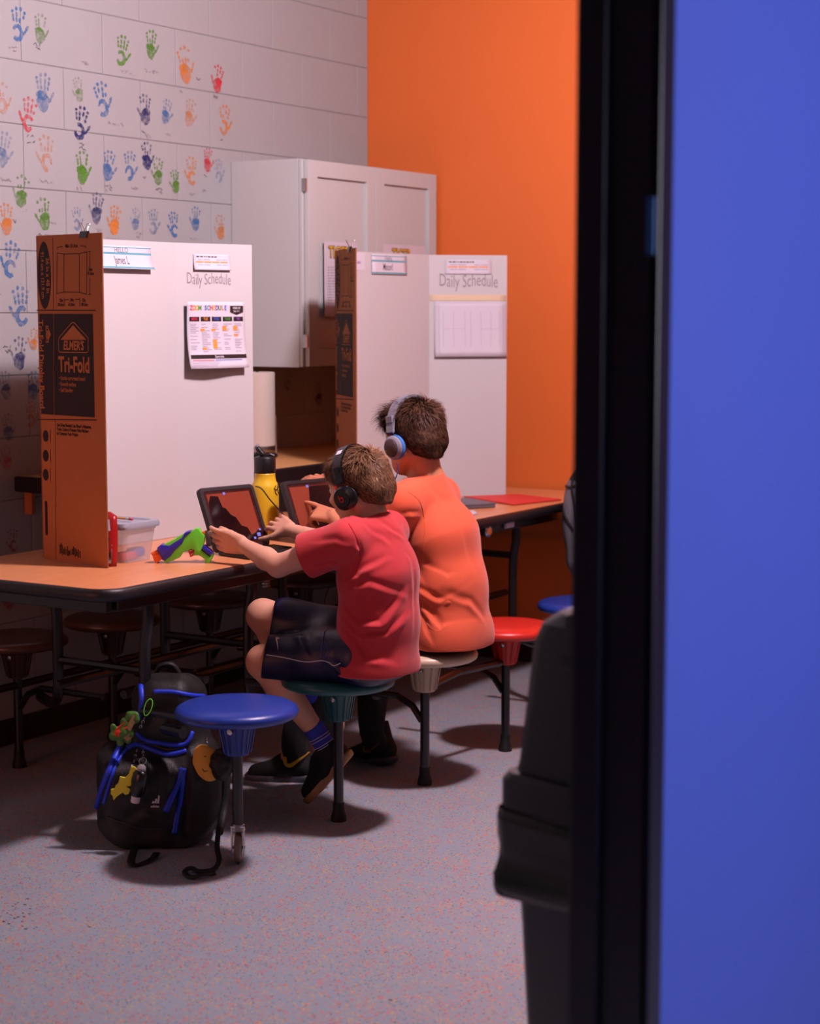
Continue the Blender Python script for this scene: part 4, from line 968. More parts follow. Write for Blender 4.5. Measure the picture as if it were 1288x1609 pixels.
def hair(c, T, s, m, par, name, n=7000, seed=1, length=(.03, .012), crown=(-.55, .1, .8), fringe=0, lift=.35, dens_side=1.0):
    """scalp cap plus fine locks lying along the growth direction"""
    rad = np.array((.0945, .0765, .083)); cen = np.array((-.006, 0, .015))
    def hx(z): return np.interp(z, [-.08, -.045, -.02, .005, .03, .05, .08], [-.045, -.022, .012, .024, .060, .080, .10])
    def zmin(x): return np.interp(x, [-.12, -.07, -.03, -.012, .004, .02], [-.075, -.074, -.052, -.030, -.030, -.022])
    F = Field((-.13, -.1, -.12), (.12, .1, .13), .003)
    F.ell(cen, rad, None, 0); F.cap((-.055, -.022, -.025), (-.055, .022, -.025), .040, .040, .02); F.cap((-.03, 0, -.02), (-.045, 0, -.062), .052, .038, .02)
    X, Y, Z = F.ax[0][:, None, None], F.ax[1][None, :, None], F.ax[2][None, None, :]
    g = np.maximum(X - hx(Z), zmin(X) - Z) * .8; F.F = np.maximum(F.F, np.broadcast_to(g, F.F.shape).astype(np.float32))
    v, f = F.mesh(2); nn = normals(v, f); v = v + nn * (.0011 * soft_noise(v, 160, seed))[:, None]
    Tn = np.array(T); vw = (v * s) @ Tn.T + np.array(c)
    ho = np_obj(name, vw, f, m + '_base', par, label=None)
    bvh = BVHTree.FromPolygons([V(p) for p in v], [tuple(q) for q in f])
    r = random.Random(seed); cr = V(crown).normalized(); vs = []; fs = []; nrm = [V(x) for x in nn]
    cnt = 0; tries = 0
    while cnt < n and tries < n * 4:
        tries += 1; i = r.randrange(len(v)); p = V(v[i]); nv = nrm[i]
        if nv.dot(p - V(cen)) < 0: continue
        topness = max(0, min(1, (p.z - .015) / .06)); L = length[1] + (length[0] - length[1]) * topness
        if p.x > .03 and p.z > .02: L *= 1 + fringe
        L *= r.uniform(.6, 1.25)
        cd = (p - V(cen)).normalized(); away = cd - cr * cd.dot(cr); away = away.normalized() if away.length > .05 else V((r.uniform(-1, 1), r.uniform(-1, 1), 0))
        swirl = cr.cross(away); near = max(0, 1 - (cd - cr).length * 1.2)
        fl = away + swirl * (.35 + near) + V((.55 * topness, .12 * math.sin(p.y * 60 + seed), -.5 * (1 - topness))) + V((r.gauss(0, .28), r.gauss(0, .28), r.gauss(0, .28)))
        clump = V((math.sin(p.x * 170 + seed), math.sin(p.y * 150 + p.x * 60), math.sin(p.z * 140))) * .32; fl += clump
        t = (fl - nv * fl.dot(nv)); t = t.normalized() if t.length > 1e-4 else cr
        lf = (lift * topness + .10) * r.uniform(.3, 1.4); w = r.uniform(.0007, .0014); side = nv.cross(t)
        q = p.copy(); b = len(vs); ns = 4
        for j in range(ns + 1):
            ww = w * (1 - .8 * j / ns); vs.append(q - side * ww + nv * .0006); vs.append(q + side * ww + nv * .0006)
            if j < ns:
                d = (t + nv * lf * (1 - .5 * j / ns)); q = q + d.normalized() * (L / ns)
                nearp = bvh.find_nearest(q)
                if nearp[0] is not None:
                    n2 = nearp[1]; h_ = (q - nearp[0]).dot(n2)
                    if h_ < .001: q = nearp[0] + n2 * .0015
                    t = (t - n2 * t.dot(n2) * .6); t.normalize()
        for j in range(ns): fs.append((b + 2 * j, b + 2 * j + 1, b + 2 * j + 3, b + 2 * j + 2))
        cnt += 1
    vw = (np.array([tuple(x) for x in vs]) * s) @ Tn.T + np.array(c)
    np_obj('lock', vw, np.array(fs), m, ho, kind='stuff', smooth=True)
    return ho

def shoe(par, heel, toe, up, s, upper, sole, hi=.07, name='shoe', label=None, sock=None):
    """heel and toe are on the sole line; up points from the sole to the ankle"""
    h, t = V(heel), V(toe); fw = (t - h); L = fw.length; fw.normalize(); up = (V(up) - fw * V(up).dot(fw)).normalized(); lt = up.cross(fw)
    T = np.array(rotm(fw, lt, up)); P = lambda x, y, z: h + fw * x * L + lt * y + up * z
    c = (h + t) / 2 + up * .04; F = Field(c - V((.16,) * 3), c + V((.16,) * 3), .003)
    F.cap(P(.14, 0, .036), P(.42, 0, .040), .034, .036, .015); F.cap(P(.42, 0, .036), P(.84, .003, .022), .038, .028, .02, (lt, 1.12)); F.cap(P(.16, 0, .045), P(.20, 0, hi), .034, .030, .02)
    F.cap(P(.45, 0, .055), P(.30, 0, .075), .022, .026, .015); F.cut(P(0, 0, .010), -up); F.cap(P(.19, 0, hi + .035), P(.2, 0, hi - .025), .024, .022, 0, op='s'); F.cut(P(.2, 0, hi + .012), up)
    v, f = F.mesh(1); o = np_obj(name, v, f, upper, par, label)
    ol = []
    for x, y in ((.0, .016), (-.01, 0), (.0, -.016), (.12, -.033), (.4, -.031), (.62, -.041), (.8, -.040), (.95, -.024), (1.0, 0), (.96, .026), (.8, .042), (.62, .041), (.4, .033), (.12, .033)): ol.append(V((x * L, y, 0)))
    pts = smooth_path(ol + [ol[0]], 3)[:-1]; mb = MB(); n = len(pts); vs = []
    for z, k in ((-.004, .97), (.0, 1.02), (.012, 1.05), (.018, 1.0)):
        for p in pts: cx = L / 2; vs.append(h + fw * (cx + (p.x - cx) * k) + lt * p.y * k + up * (z + .012 * max(0, p.x / L - .8) * 4 * .5))
    fs = [(j * n + i, j * n + (i + 1) % n, (j + 1) * n + (i + 1) % n, (j + 1) * n + i) for j in range(3) for i in range(n)] + [tuple(range(n))[::-1], tuple(3 * n + i for i in range(n))]
    mb.add(vs, fs); so = mb.build('sole', sole, o, auto=.9)
    lc = MB()
    for k in range(4): x = .38 + k * .085; lc.tube([P(x, -.022, .064 - k * .006), P(x + .02, 0, .074 - k * .008), P(x, .022, .064 - k * .006)], .0022, 5)
    lc.build('lace', 'rubber', o, kind='stuff')
    return o, P, L
def swoosh(bvh, pts, par, m, w, lift=.0025):
    """tapering hooked tick mark laid on the surface; pts are places in the photograph from the hook to the tip"""
    P = smooth_path([V((a, b, 0)) for a, b in pts], 6); n = len(P); up = []; lo = []
    for i, p in enumerate(P):
        t = i / (n - 1); a = P[max(0, i - 1)]; b = P[min(n - 1, i + 1)]; d = (b - a).normalized(); nr = V((-d.y, d.x, 0)); ww = w * math.sin(math.pi * min(1, .12 + t * .88)) ** .8 * (1 - t * .55) if t > 0 else w * .25
        x, y = snap(bvh, p.x + nr.x * ww, p.y + nr.y * ww, lift), snap(bvh, p.x - nr.x * ww, p.y - nr.y * ww, lift)
        if x is None or y is None: continue
        up.append(x); lo.append(y)
    if len(up) > 2:
        mb = MB(); k = len(up); mb.add(up + lo, [(i, i + 1, k + i + 1, k + i) for i in range(k - 1)]); mb.build('logo', m, par)
def knit_tube(par, name, m, pts, rs, label=None, band=None):
    o = MB().tube(smooth_path(pts, 4), [rs[min(len(rs) - 1, int(i / 4))] + (rs[min(len(rs) - 1, int(i / 4) + 1)] - rs[min(len(rs) - 1, int(i / 4))]) * (i % 4) / 4 for i in range((len(pts) - 1) * 4 + 1)], 18).build(name, m, par, label, smooth=True)
    return o

# ---------------------------------------------------------------- boy in the red shirt, on the dark green stool
K1 = thing('person', (-2.83, 4.28, .432), 'boy in red shirt and navy shorts with black headphones, seated on green stool', 'person')
F = Field((-3.52, 4.03, .02), (-2.62, 4.80, 1.14), .0032)
pel = V((-2.765, 4.285, .515)); wst = V((-2.760, 4.285, .60)); chs = V((-2.762, 4.285, .735)); uch = V((-2.775, 4.285, .825)); nkb = V((-2.785, 4.285, .868))
F.cap(pel + V((0, -.045, 0)), pel + V((0, .045, 0)), .066, .066, .03); F.cap(pel, wst, .078, .082, .04, ((0, 1, 0), 1.15)); F.cap(wst, chs, .082, .086, .04, ((0, 1, 0), 1.22)); F.cap(chs, uch, .086, .070, .04, ((0, 1, 0), 1.35))
lS, rS = V((-2.79, 4.165, .835)), V((-2.80, 4.405, .835)); F.cap(lS, rS, .042, .042, .03)

for q_ in (lS, rS): F.cap(nkb + V((0, 0, .006)), q_, .044, .034, .025)
hc = at(565, 760, 5.125) + V((.0, 0, .0)); HT1 = frame((-1, .03, -.30), (0, 0, 1))
F.cap(nkb, hc + HT1 @ V((-.03, 0, -.03)), .043, .040, .02)
# arms
lE = at(437, 889, 5.09); lW = at(383, 857, 5.245); bone(F, [lS, lE], [.041, .031], .02); bone(F, [lE, lE.lerp(lW, .35), lW], [.031, .031, .0205], .014)
rE = at(540, 858, 5.36); rW = at(455, 833, 5.52); bone(F, [rS, rE], [.040, .030], .02); bone(F, [rE, rE.lerp(rW, .35), rW], [.030, .029, .0205], .014)
t1 = hand(F, lW, at(330, 846, 5.31) - lW, FW * .8 + UP * .1 - RT * .1, UP + RT * .2, [(.05, .25, .3), (.1, .3, .35), (.15, .4, .4), (.2, .45, .4)], 1.04, .05, (.12, .3, .2))
t2 = hand(F, rW, at(420, 812, 5.63) - rW, FW * .7 - RT * .3, UP * .3 - FW * .8 - RT * .35, [(.1, .5, .4), (.15, .5, .4), (.2, .55, .4), (.25, .6, .4)], 1.0, .16, (.9, -.1, -.1))
# legs
lH, rH = pel + V((-.03, -.065, -.01)), pel + V((-.03, .065, .0)); lK = at(414, 1040, 5.20); rK = at(413, 967, 5.33)
lA = at(497, 1150, 5.245); rA = at(479, 1088, 5.42)
bone(F, [lH, lK], [.062, .048], .03); bone(F, [lK, lK.lerp(lA, .32) + (lK - lA).cross(UP).normalized() * 0, lA], [.0475, .0455, .027], .018)
bone(F, [rH, rK], [.062, .047], .03); bone(F, [rK, rK.lerp(rA, .32), rA], [.0465, .044, .027], .018)
lToe, lHeel = at(487, 1262, 5.27), at(552, 1186, 5.22)
rHeel, rToe = at(497, 1082, 5.47), at(530, 1150, 5.52)
F.cap(lA, (lHeel + lToe) / 2 + V((-.01, 0, .03)), .026, .022, .01)
P1 = head_sdf(F, hc, HT1, 1.0)
v, f = F.mesh(1); body1 = np_obj('body', v, f, 'skin1', K1)
face_parts(P1, HT1, 1.0, K1, 'eyebrow_brown' if 'eyebrow_brown' in M else 'hp_dark')
M['hair1'] = hair_mat('light_brown_hair', (84, 54, 38), (128, 88, 62), (178, 134, 98)); M['hair2'] = hair_mat('dark_brown_hair', (44, 26, 20), (76, 47, 34), (122, 84, 60))
M['hair1_base'] = mat('light_brown_scalp_hair', (88, 58, 42), .95, bump=.8, bscale=300); M['hair2_base'] = mat('dark_brown_scalp_hair', (44, 27, 20), .95, bump=.8, bscale=300)
hair(hc, HT1, 1.0, 'hair1', K1, 'hair', 13000, 3, (.030, .014), (-.62, .0, .75), .5, .45)
# nails
def nails(tips, par, sc=1):
    for p, d, i in tips:
        MB().ball(p - d * .001, (.0052 * sc, .0052 * sc, .0050 * sc), 8).build('fingertip', 'nail', par, smooth=True)
M['nail'] = mat('finger_nail', (240, 186, 164), .35)
# shirt
F = Field((-3.16, 4.03, .40), (-2.60, 4.60, .94), .0032); e = .021
F.cap(pel + V((.005, -.04, -.055)), pel + V((.005, .04, -.055)), .092, .092, .03); F.cap(pel + V((0, 0, -.02)), wst, .104, .100, .04, ((0, 1, 0), 1.14)); F.cap(wst, chs, .100, .100, .05, ((0, 1, 0), 1.2)); F.cap(chs, uch + V((0, 0, .0)), .100, .080, .04, ((0, 1, 0), 1.32))
F.cap(lS + V((0, .02, 0)), rS - V((0, .02, 0)), .050, .050, .03)
hL = lS.lerp(lE, .66); hR = rS.lerp(rE, .66); F.cap(lS, hL, .055, .060, .02, (UP, 1.1)); F.cap(rS, hR, .054, .058, .02, (UP, 1.1)); F.cap(nkb + V((0, 0, -.03)), nkb + V((-.010, 0, .022)), .062, .052, .02)
for q_ in (lS, rS): F.cap(q_ + V((0, 0, .008)), nkb + V((-.006, 0, .0)), .045, .052, .03)
F.cap(pel + V((-.02, -.03, -.03)), pel + V((-.02, .03, -.03)), .096, .096, .03)
F.shell(.0065)
dl = (lE - lS).normalized(); dr = (rE - rS).normalized(); F.cut(lS.lerp(lE, .58), dl, lE, .14); F.cut(rS.lerp(rE, .58), dr, rE, .14)
nk = V((-.42, 0, .9)); F.cut(nkb + UP * .022, nk, nkb + UP * .06, .085); F.cut((0, 0, .455), -UP)
F.cap(nkb - V((0, 0, .05)), nkb + V((-.01, 0, .07)), .040, .046, .004, op='s')
v, f = F.mesh(1); a_ = at
v = folds(v, f, [([a_(556, 850, 4.97), a_(566, 878, 4.96), a_(556, 905, 4.97)], .006, .006), ([a_(530, 915, 4.98), a_(560, 905, 4.96), a_(610, 880, 5.0)], .009, .008), ([a_(545, 930, 4.98), a_(580, 922, 4.96), a_(640, 940, 5.02)], .010, .006),
    ([a_(523, 950, 5.0), a_(560, 985, 4.96), a_(600, 985, 4.97), a_(640, 930, 5.02)], .011, .010), ([a_(528, 972, 5.0), a_(560, 1003, 4.96), a_(610, 1000, 4.97), a_(645, 965, 5.02)], .009, .009), ([a_(530, 990, 5.0), a_(550, 1010, 4.97), a_(575, 1040, 4.96), a_(620, 1045, 4.98)], .010, .008), ([a_(545, 980, 4.98), a_(552, 1000, 4.97), a_(560, 1030, 4.96)], .006, .008),
    ([a_(500, 855, 5.0), a_(530, 850, 4.97), a_(552, 858, 4.96)], .008, .005), ([a_(490, 880, 5.02), a_(520, 885, 4.99), a_(545, 900, 4.97)], .007, .005), ([a_(585, 818, 5.05), a_(610, 835, 5.05), a_(635, 850, 5.08)], .008, .006), ([a_(570, 825, 5.0), a_(590, 835, 5.0), a_(612, 860, 5.03)], .008, .004), ([a_(640, 880, 5.05), a_(645, 930, 5.05), a_(640, 1000, 5.05)], .010, .005)])
n_ = normals(v, f); v = v + n_ * (.0018 * soft_noise(v, 38, 4))[:, None]
sh1 = np_obj('shirt', v, f, 'red_shirt', K1); SB1 = bvh_of(sh1)
MB().tube([nkb + UP * .021 + V((-.008, 0, 0)) + (V((math.cos(t), 0, .45 * math.cos(t))) * .047 + V((0, math.sin(t), 0)) * .047) for t in [i * .3142 for i in range(20)]], .0042, 6, closed=True).build('collar', 'red_shirt', sh1, smooth=True)
for pth in ([(548, 823), (562, 850), (566, 880), (556, 905)],): ribbon(SB1, pth, .0011, .0004).build('seam', 'logo_red', sh1)
# shorts
F = Field((-3.22, 4.06, .36), (-2.62, 4.52, .70), .0032)
F.cap(pel + V((0, -.04, -.02)), pel + V((0, .04, -.02)), .080, .080, .03); lk = lH.lerp(lK, .86); rk = rH.lerp(rK, .80)
F.cap(lH, lk, .074, .072, .03, (UP, 1.10)); F.cap(rH, rk, .074, .066, .035, (UP, 1.08)); F.cap(lH.lerp(lK, .4), rH.lerp(rK, .4), .065, .065, .03)
F.shell(.0065); F.cut(at(421, 1010, 5.25), -RT + UP * .16); F.cut((0, 0, .425), -UP)
v, f = F.mesh(1); v = folds(v, f, [([a_(540, 960, 5.0), a_(520, 990, 5.0), a_(515, 1030, 5.0)], .008, .008), ([a_(470, 960, 5.1), a_(500, 975, 5.05), a_(530, 1000, 5.0)], .012, .006), ([a_(430, 975, 5.15), a_(470, 1000, 5.1), a_(500, 1040, 5.05)], .014, .005), ([a_(520, 1045, 5.0), a_(535, 1060, 5.0), a_(560, 1068, 5.0)], .007, .007)])
n_ = normals(v, f); v = v + n_ * (.0018 * soft_noise(v, 45, 6))[:, None]
so1 = np_obj('shorts', v, f, 'navy', K1); B_ = bvh_of(so1)
ribbon(B_, [(419, 1029), (445, 1033), (480, 1040), (505, 1038), (517, 1041), (524, 1046), (535, 1042)], .0014, .001).build('piping', 'white_trim', so1)
ribbon(B_, [(512, 985), (507, 1010), (505, 1030), (511, 1033), (516, 1020), (511, 1005)], .0016, .001).build('drawstring', 'navy_trim', so1)
swoosh(B_, [(439, 1004), (434.5, 1003), (435.5, 1010), (437, 1022)], so1, 'white_trim', 1.6, .001)
# shoes and socks
s_, P_, L_ = shoe(K1, lHeel, lToe, (lA - lHeel), 1, 'black_shoe', 'gum', .075, label=None); _ = s_
knit_tube(K1, 'sock', 'blue_sock', [lA.lerp(lK, .10), lA, lA.lerp(P_(.22, 0, .05), .6), P_(.22, 0, .04)], [.031, .0315, .031, .030])
sk = MB()
for t, w in ((.22, .0012), (.34, .0012), (.60, .0012), (.70, .0012)):
    c_ = lA.lerp(P_(.22, 0, .05), t * .9); ax = (P_(.22, 0, .05) - lA).normalized(); u_ = ax.orthogonal().normalized(); w_ = ax.cross(u_)
    sk.tube([c_ + (u_ * math.cos(i * .314) + w_ * math.sin(i * .314)) * .0322 for i in range(20)], .0011, 5, closed=True)
sk.build('sock_stripe', 'white_trim', K1, kind='stuff')
s_, P_, L_ = shoe(K1, rHeel, rToe, (rA - rHeel), 1, 'black_shoe', 'gum', .07)
knit_tube(K1, 'sock', 'blue_sock', [rA.lerp(rK, .12), rA, P_(.22, 0, .04)], [.030, .030, .030])

# ---------------------------------------------------------------- boy in the orange shirt, on the beige stool
K2 = thing('person', (-2.86, 4.77, .432), 'boy in bright orange shirt with grey and blue headphones, seated on beige stool', 'person')
F = Field((-3.68, 4.38, .02), (-2.62, 5.36, 1.26), .0036)
pel = V((-2.83, 4.79, .53)); wst = V((-2.83, 4.79, .63)); chs = V((-2.855, 4.79, .78)); uch = V((-2.895, 4.785, .875)); nkb = V((-2.905, 4.785, .935))
F.cap(pel + V((0, -.055, 0)), pel + V((0, .055, 0)), .074, .074, .03); F.cap(pel, wst, .088, .084, .04, ((0, 1, 0), 1.18)); F.cap(wst, chs, .084, .088, .04, ((0, 1, 0), 1.2)); F.cap(chs, uch, .088, .070, .04, ((0, 1, 0), 1.3))
lS, rS = V((-2.915, 4.655, .885)), V((-2.925, 4.905, .885)); F.cap(lS, rS, .045, .045, .03)

for q_ in (lS, rS): F.cap(nkb + V((0, 0, .008)), q_, .050, .036, .025)
hc2 = at(651, 682, 5.60); HT2 = frame((-.97, .24, -.14), (0, 0, 1)); HS2 = 1.06
F.cap(nkb, hc2 + HT2 @ V((-.03, 0, -.04)), .050, .046, .02)
lE = at(578, 868, 5.54); lW = at(524, 812, 5.70); rE = at(588, 815, 5.92); rW = at(529, 764, 6.03)
bone(F, [lS, lE], [.043, .033], .02); bone(F, [lE, lE.lerp(lW, .35), lW], [.033, .033, .023], .014)
bone(F, [rS, rE], [.043, .033], .02); bone(F, [rE, rE.lerp(rW, .35), rW], [.033, .031, .0215], .014)
t3 = hand(F, lW, at(478, 800, 5.78) - lW, FW * .6 - UP * .75, UP * .6 + FW * .7 , [(-.12, .12, .08), (.55, .9, .7), (.75, 1.0, .7), (.85, 1.0, .7)], 1.08, .05, (.2, .9, .7), .021)
t4 = hand(F, rW, at(496, 748, 6.09) - rW, -UP * .8 + FW * .35, -FW * .8 - UP * .5, [(.1, .35, .3), (.15, .4, .3), (.2, .5, .3), (.3, .5, .3)], 1.08, .10, (.5, .9, .3), .021)
lH, rH = pel + V((-.03, -.07, -.015)), pel + V((-.03, .07, -.015)); lK, rK = V((-3.20, 4.64, .47)), V((-3.17, 4.90, .47))
lA, rA = V((-3.235, 4.625, .12)), V((-3.075, 4.93, .125)); lA = at(462, 1160, 5.60)
bone(F, [lH, lK], [.060, .054], .03); bone(F, [lK, lK.lerp(lA, .3), lA], [.054, .054, .033], .02); bone(F, [rH, rK], [.060, .054], .03); rA = at(584, 1150, 5.76); bone(F, [rK, rK.lerp(rA, .3), rA], [.054, .052, .033], .02)
lHeel, lToe = at(492, 1224, 5.62), at(388, 1224, 5.66); rHeel, rToe = at(618, 1197, 5.80), at(548, 1196, 5.98)
for a, b_, c_ in ((lA, lHeel, lToe), (rA, rHeel, rToe)): F.cap(a, b_.lerp(c_, .4) + V((0, 0, .035)), .030, .026, .012)
P2 = head_sdf(F, hc2, HT2, HS2)
v, f = F.mesh(1); body2 = np_obj('body', v, f, 'skin2', K2); face_parts(P2, HT2, HS2, K2, 'hp_dark')
hair(hc2, HT2, HS2, 'hair2', K2, 'hair', 14000, 8, (.036, .017), (-.45, -.1, .85), .9, .6)
F = Field((-3.28, 4.46, .40), (-2.60, 5.18, 1.03), .0035)
F.cap(pel + V((.02, -.05, -.065)), pel + V((.02, .05, -.065)), .100, .100, .03); F.cap(pel + V((.01, 0, -.02)), wst, .114, .106, .04, ((0, 1, 0), 1.14)); F.cap(wst, chs, .106, .102, .05, ((0, 1, 0), 1.16)); F.cap(chs, uch, .102, .080, .04, ((0, 1, 0), 1.28))
F.cap(lS + V((0, .02, 0)), rS - V((0, .02, 0)), .055, .055, .03); F.cap(lS, lS.lerp(lE, .75), .059, .064, .02, (UP, 1.1)); F.cap(rS, rS.lerp(rE, .7), .058, .062, .02, (UP, 1.1)); F.cap(nkb + V((0, 0, -.03)), nkb + V((-.010, 0, .026)), .068, .058, .02)
for q_ in (lS, rS): F.cap(q_ + V((0, 0, .008)), nkb + V((-.006, 0, .0)), .050, .056, .03)
F.cap(pel + V((-.02, -.03, -.03)), pel + V((-.02, .03, -.03)), .108, .108, .03)
F.shell(.0075); F.cut(lS.lerp(lE, .66), lE - lS, lE, .11); F.cut(rS.lerp(rE, .62), rE - rS, rE, .12); F.cut(nkb + UP * .026, V((-.40, .1, .9)), nkb + UP * .07, .09); F.cut((0, 0, .448), -UP)
F.cap(nkb - V((0, 0, .05)), nkb + V((-.01, 0, .07)), .048, .054, .004, op='s')
v, f = F.mesh(1)
v = folds(v, f, [([a_(668, 792, 5.5), a_(672, 830, 5.48), a_(665, 870, 5.48)], .006, .006), ([a_(660, 880, 5.48), a_(700, 905, 5.46), a_(735, 900, 5.5)], .010, .007), ([a_(655, 930, 5.46), a_(690, 945, 5.44), a_(735, 915, 5.48)], .009, .009), ([a_(655, 950, 5.46), a_(690, 985, 5.44), a_(740, 975, 5.48)], .011, .010),
    ([a_(655, 965, 5.46), a_(680, 1005, 5.44), a_(720, 1010, 5.46)], .009, .009), ([a_(700, 935, 5.44), a_(735, 950, 5.46), a_(758, 980, 5.5)], .010, .008), ([a_(680, 770, 5.5), a_(700, 782, 5.5), a_(722, 790, 5.54)], .009, .005), ([a_(700, 742, 5.55), a_(692, 755, 5.52), a_(680, 768, 5.5)], .006, .007), ([a_(620, 800, 5.46), a_(645, 812, 5.44), a_(665, 812, 5.46)], .008, .005), ([a_(705, 800, 5.5), a_(720, 850, 5.5), a_(735, 900, 5.5)], .012, .004), ([a_(660, 900, 5.48), a_(680, 930, 5.46), a_(690, 950, 5.45)], .008, .006)])
n_ = normals(v, f); v = v + n_ * (.002 * soft_noise(v, 34, 9))[:, None]
sh2 = np_obj('shirt', v, f, 'orange_shirt', K2); SB2 = bvh_of(sh2)
MB().tube([nkb + UP * .025 + V((-.008, 0, 0)) + (V((math.cos(t), 0, .42 * math.cos(t))) * .053 + V((0, math.sin(t), 0)) * .054) for t in [i * .3142 for i in range(20)]], .0045, 6, closed=True).build('collar', 'orange_shirt', sh2, smooth=True)
ribbon(SB2, [(640, 772), (660, 790), (668, 830), (664, 870)], .0011, .0004).build('seam', 'toy_orange', sh2)
F = Field((-3.24, 4.56, .36), (-2.62, 5.06, .66), .004)
F.cap(pel + V((.0, -.05, -.02)), pel + V((.0, .05, -.02)), .086, .086, .03); F.cap(lH.lerp(lK, .2), lH.lerp(lK, .85), .066, .078, .03); F.cap(rH.lerp(rK, .2), rH.lerp(rK, .85), .066, .078, .03)
F.shell(.0085); F.cut(lH.lerp(lK, .8), lK - lH, lK, .16); F.cut(rH.lerp(rK, .8), rK - rH, rK, .16); F.cut((0, 0, .43), -UP)
v, f = F.mesh(1); np_obj('shorts', v, f, 'shorts_red', K2)
s_, P_, L_ = shoe(K2, lHeel, lToe, UP, 1, 'black_shoe', 'grey_sole', .13, label='black high-top shoe with grey sole and yellow tick')
sk_ = knit_tube(K2, 'sock', 'black_sock', [lA.lerp(lK, .3), lA, P_(.24, 0, .05)], [.043, .040, .038]); SBV = bvh_many(s_, sk_)
swoosh(SBV, [(449, 1188), (449, 1199), (456, 1202), (470, 1192), (487, 1180)], s_, 'gold', 4.6, .004)
pa = [snap(SBV, x, y, .0015) for x, y in ((410, 1182), (441, 1181), (439, 1195), (432, 1206), (422, 1205), (414, 1196))]
if all(p is not None for p in pa): MB().add(pa, [tuple(range(6))]).build('side_patch', 'grey_patch', s_)
s_, P_, L_ = shoe(K2, rHeel, rToe, UP, 1, 'black_shoe', 'grey_sole', .12)
sk_ = knit_tube(K2, 'sock', 'black_sock', [rA.lerp(rK, .36), rA, P_(.24, 0, .05)], [.052, .040, .034]); SBV = bvh_many(s_, sk_)
swoosh(SBV, [(572, 1172), (572, 1179), (578, 1181), (586, 1175), (596, 1166)], s_, 'bronze', 2.2, .002)

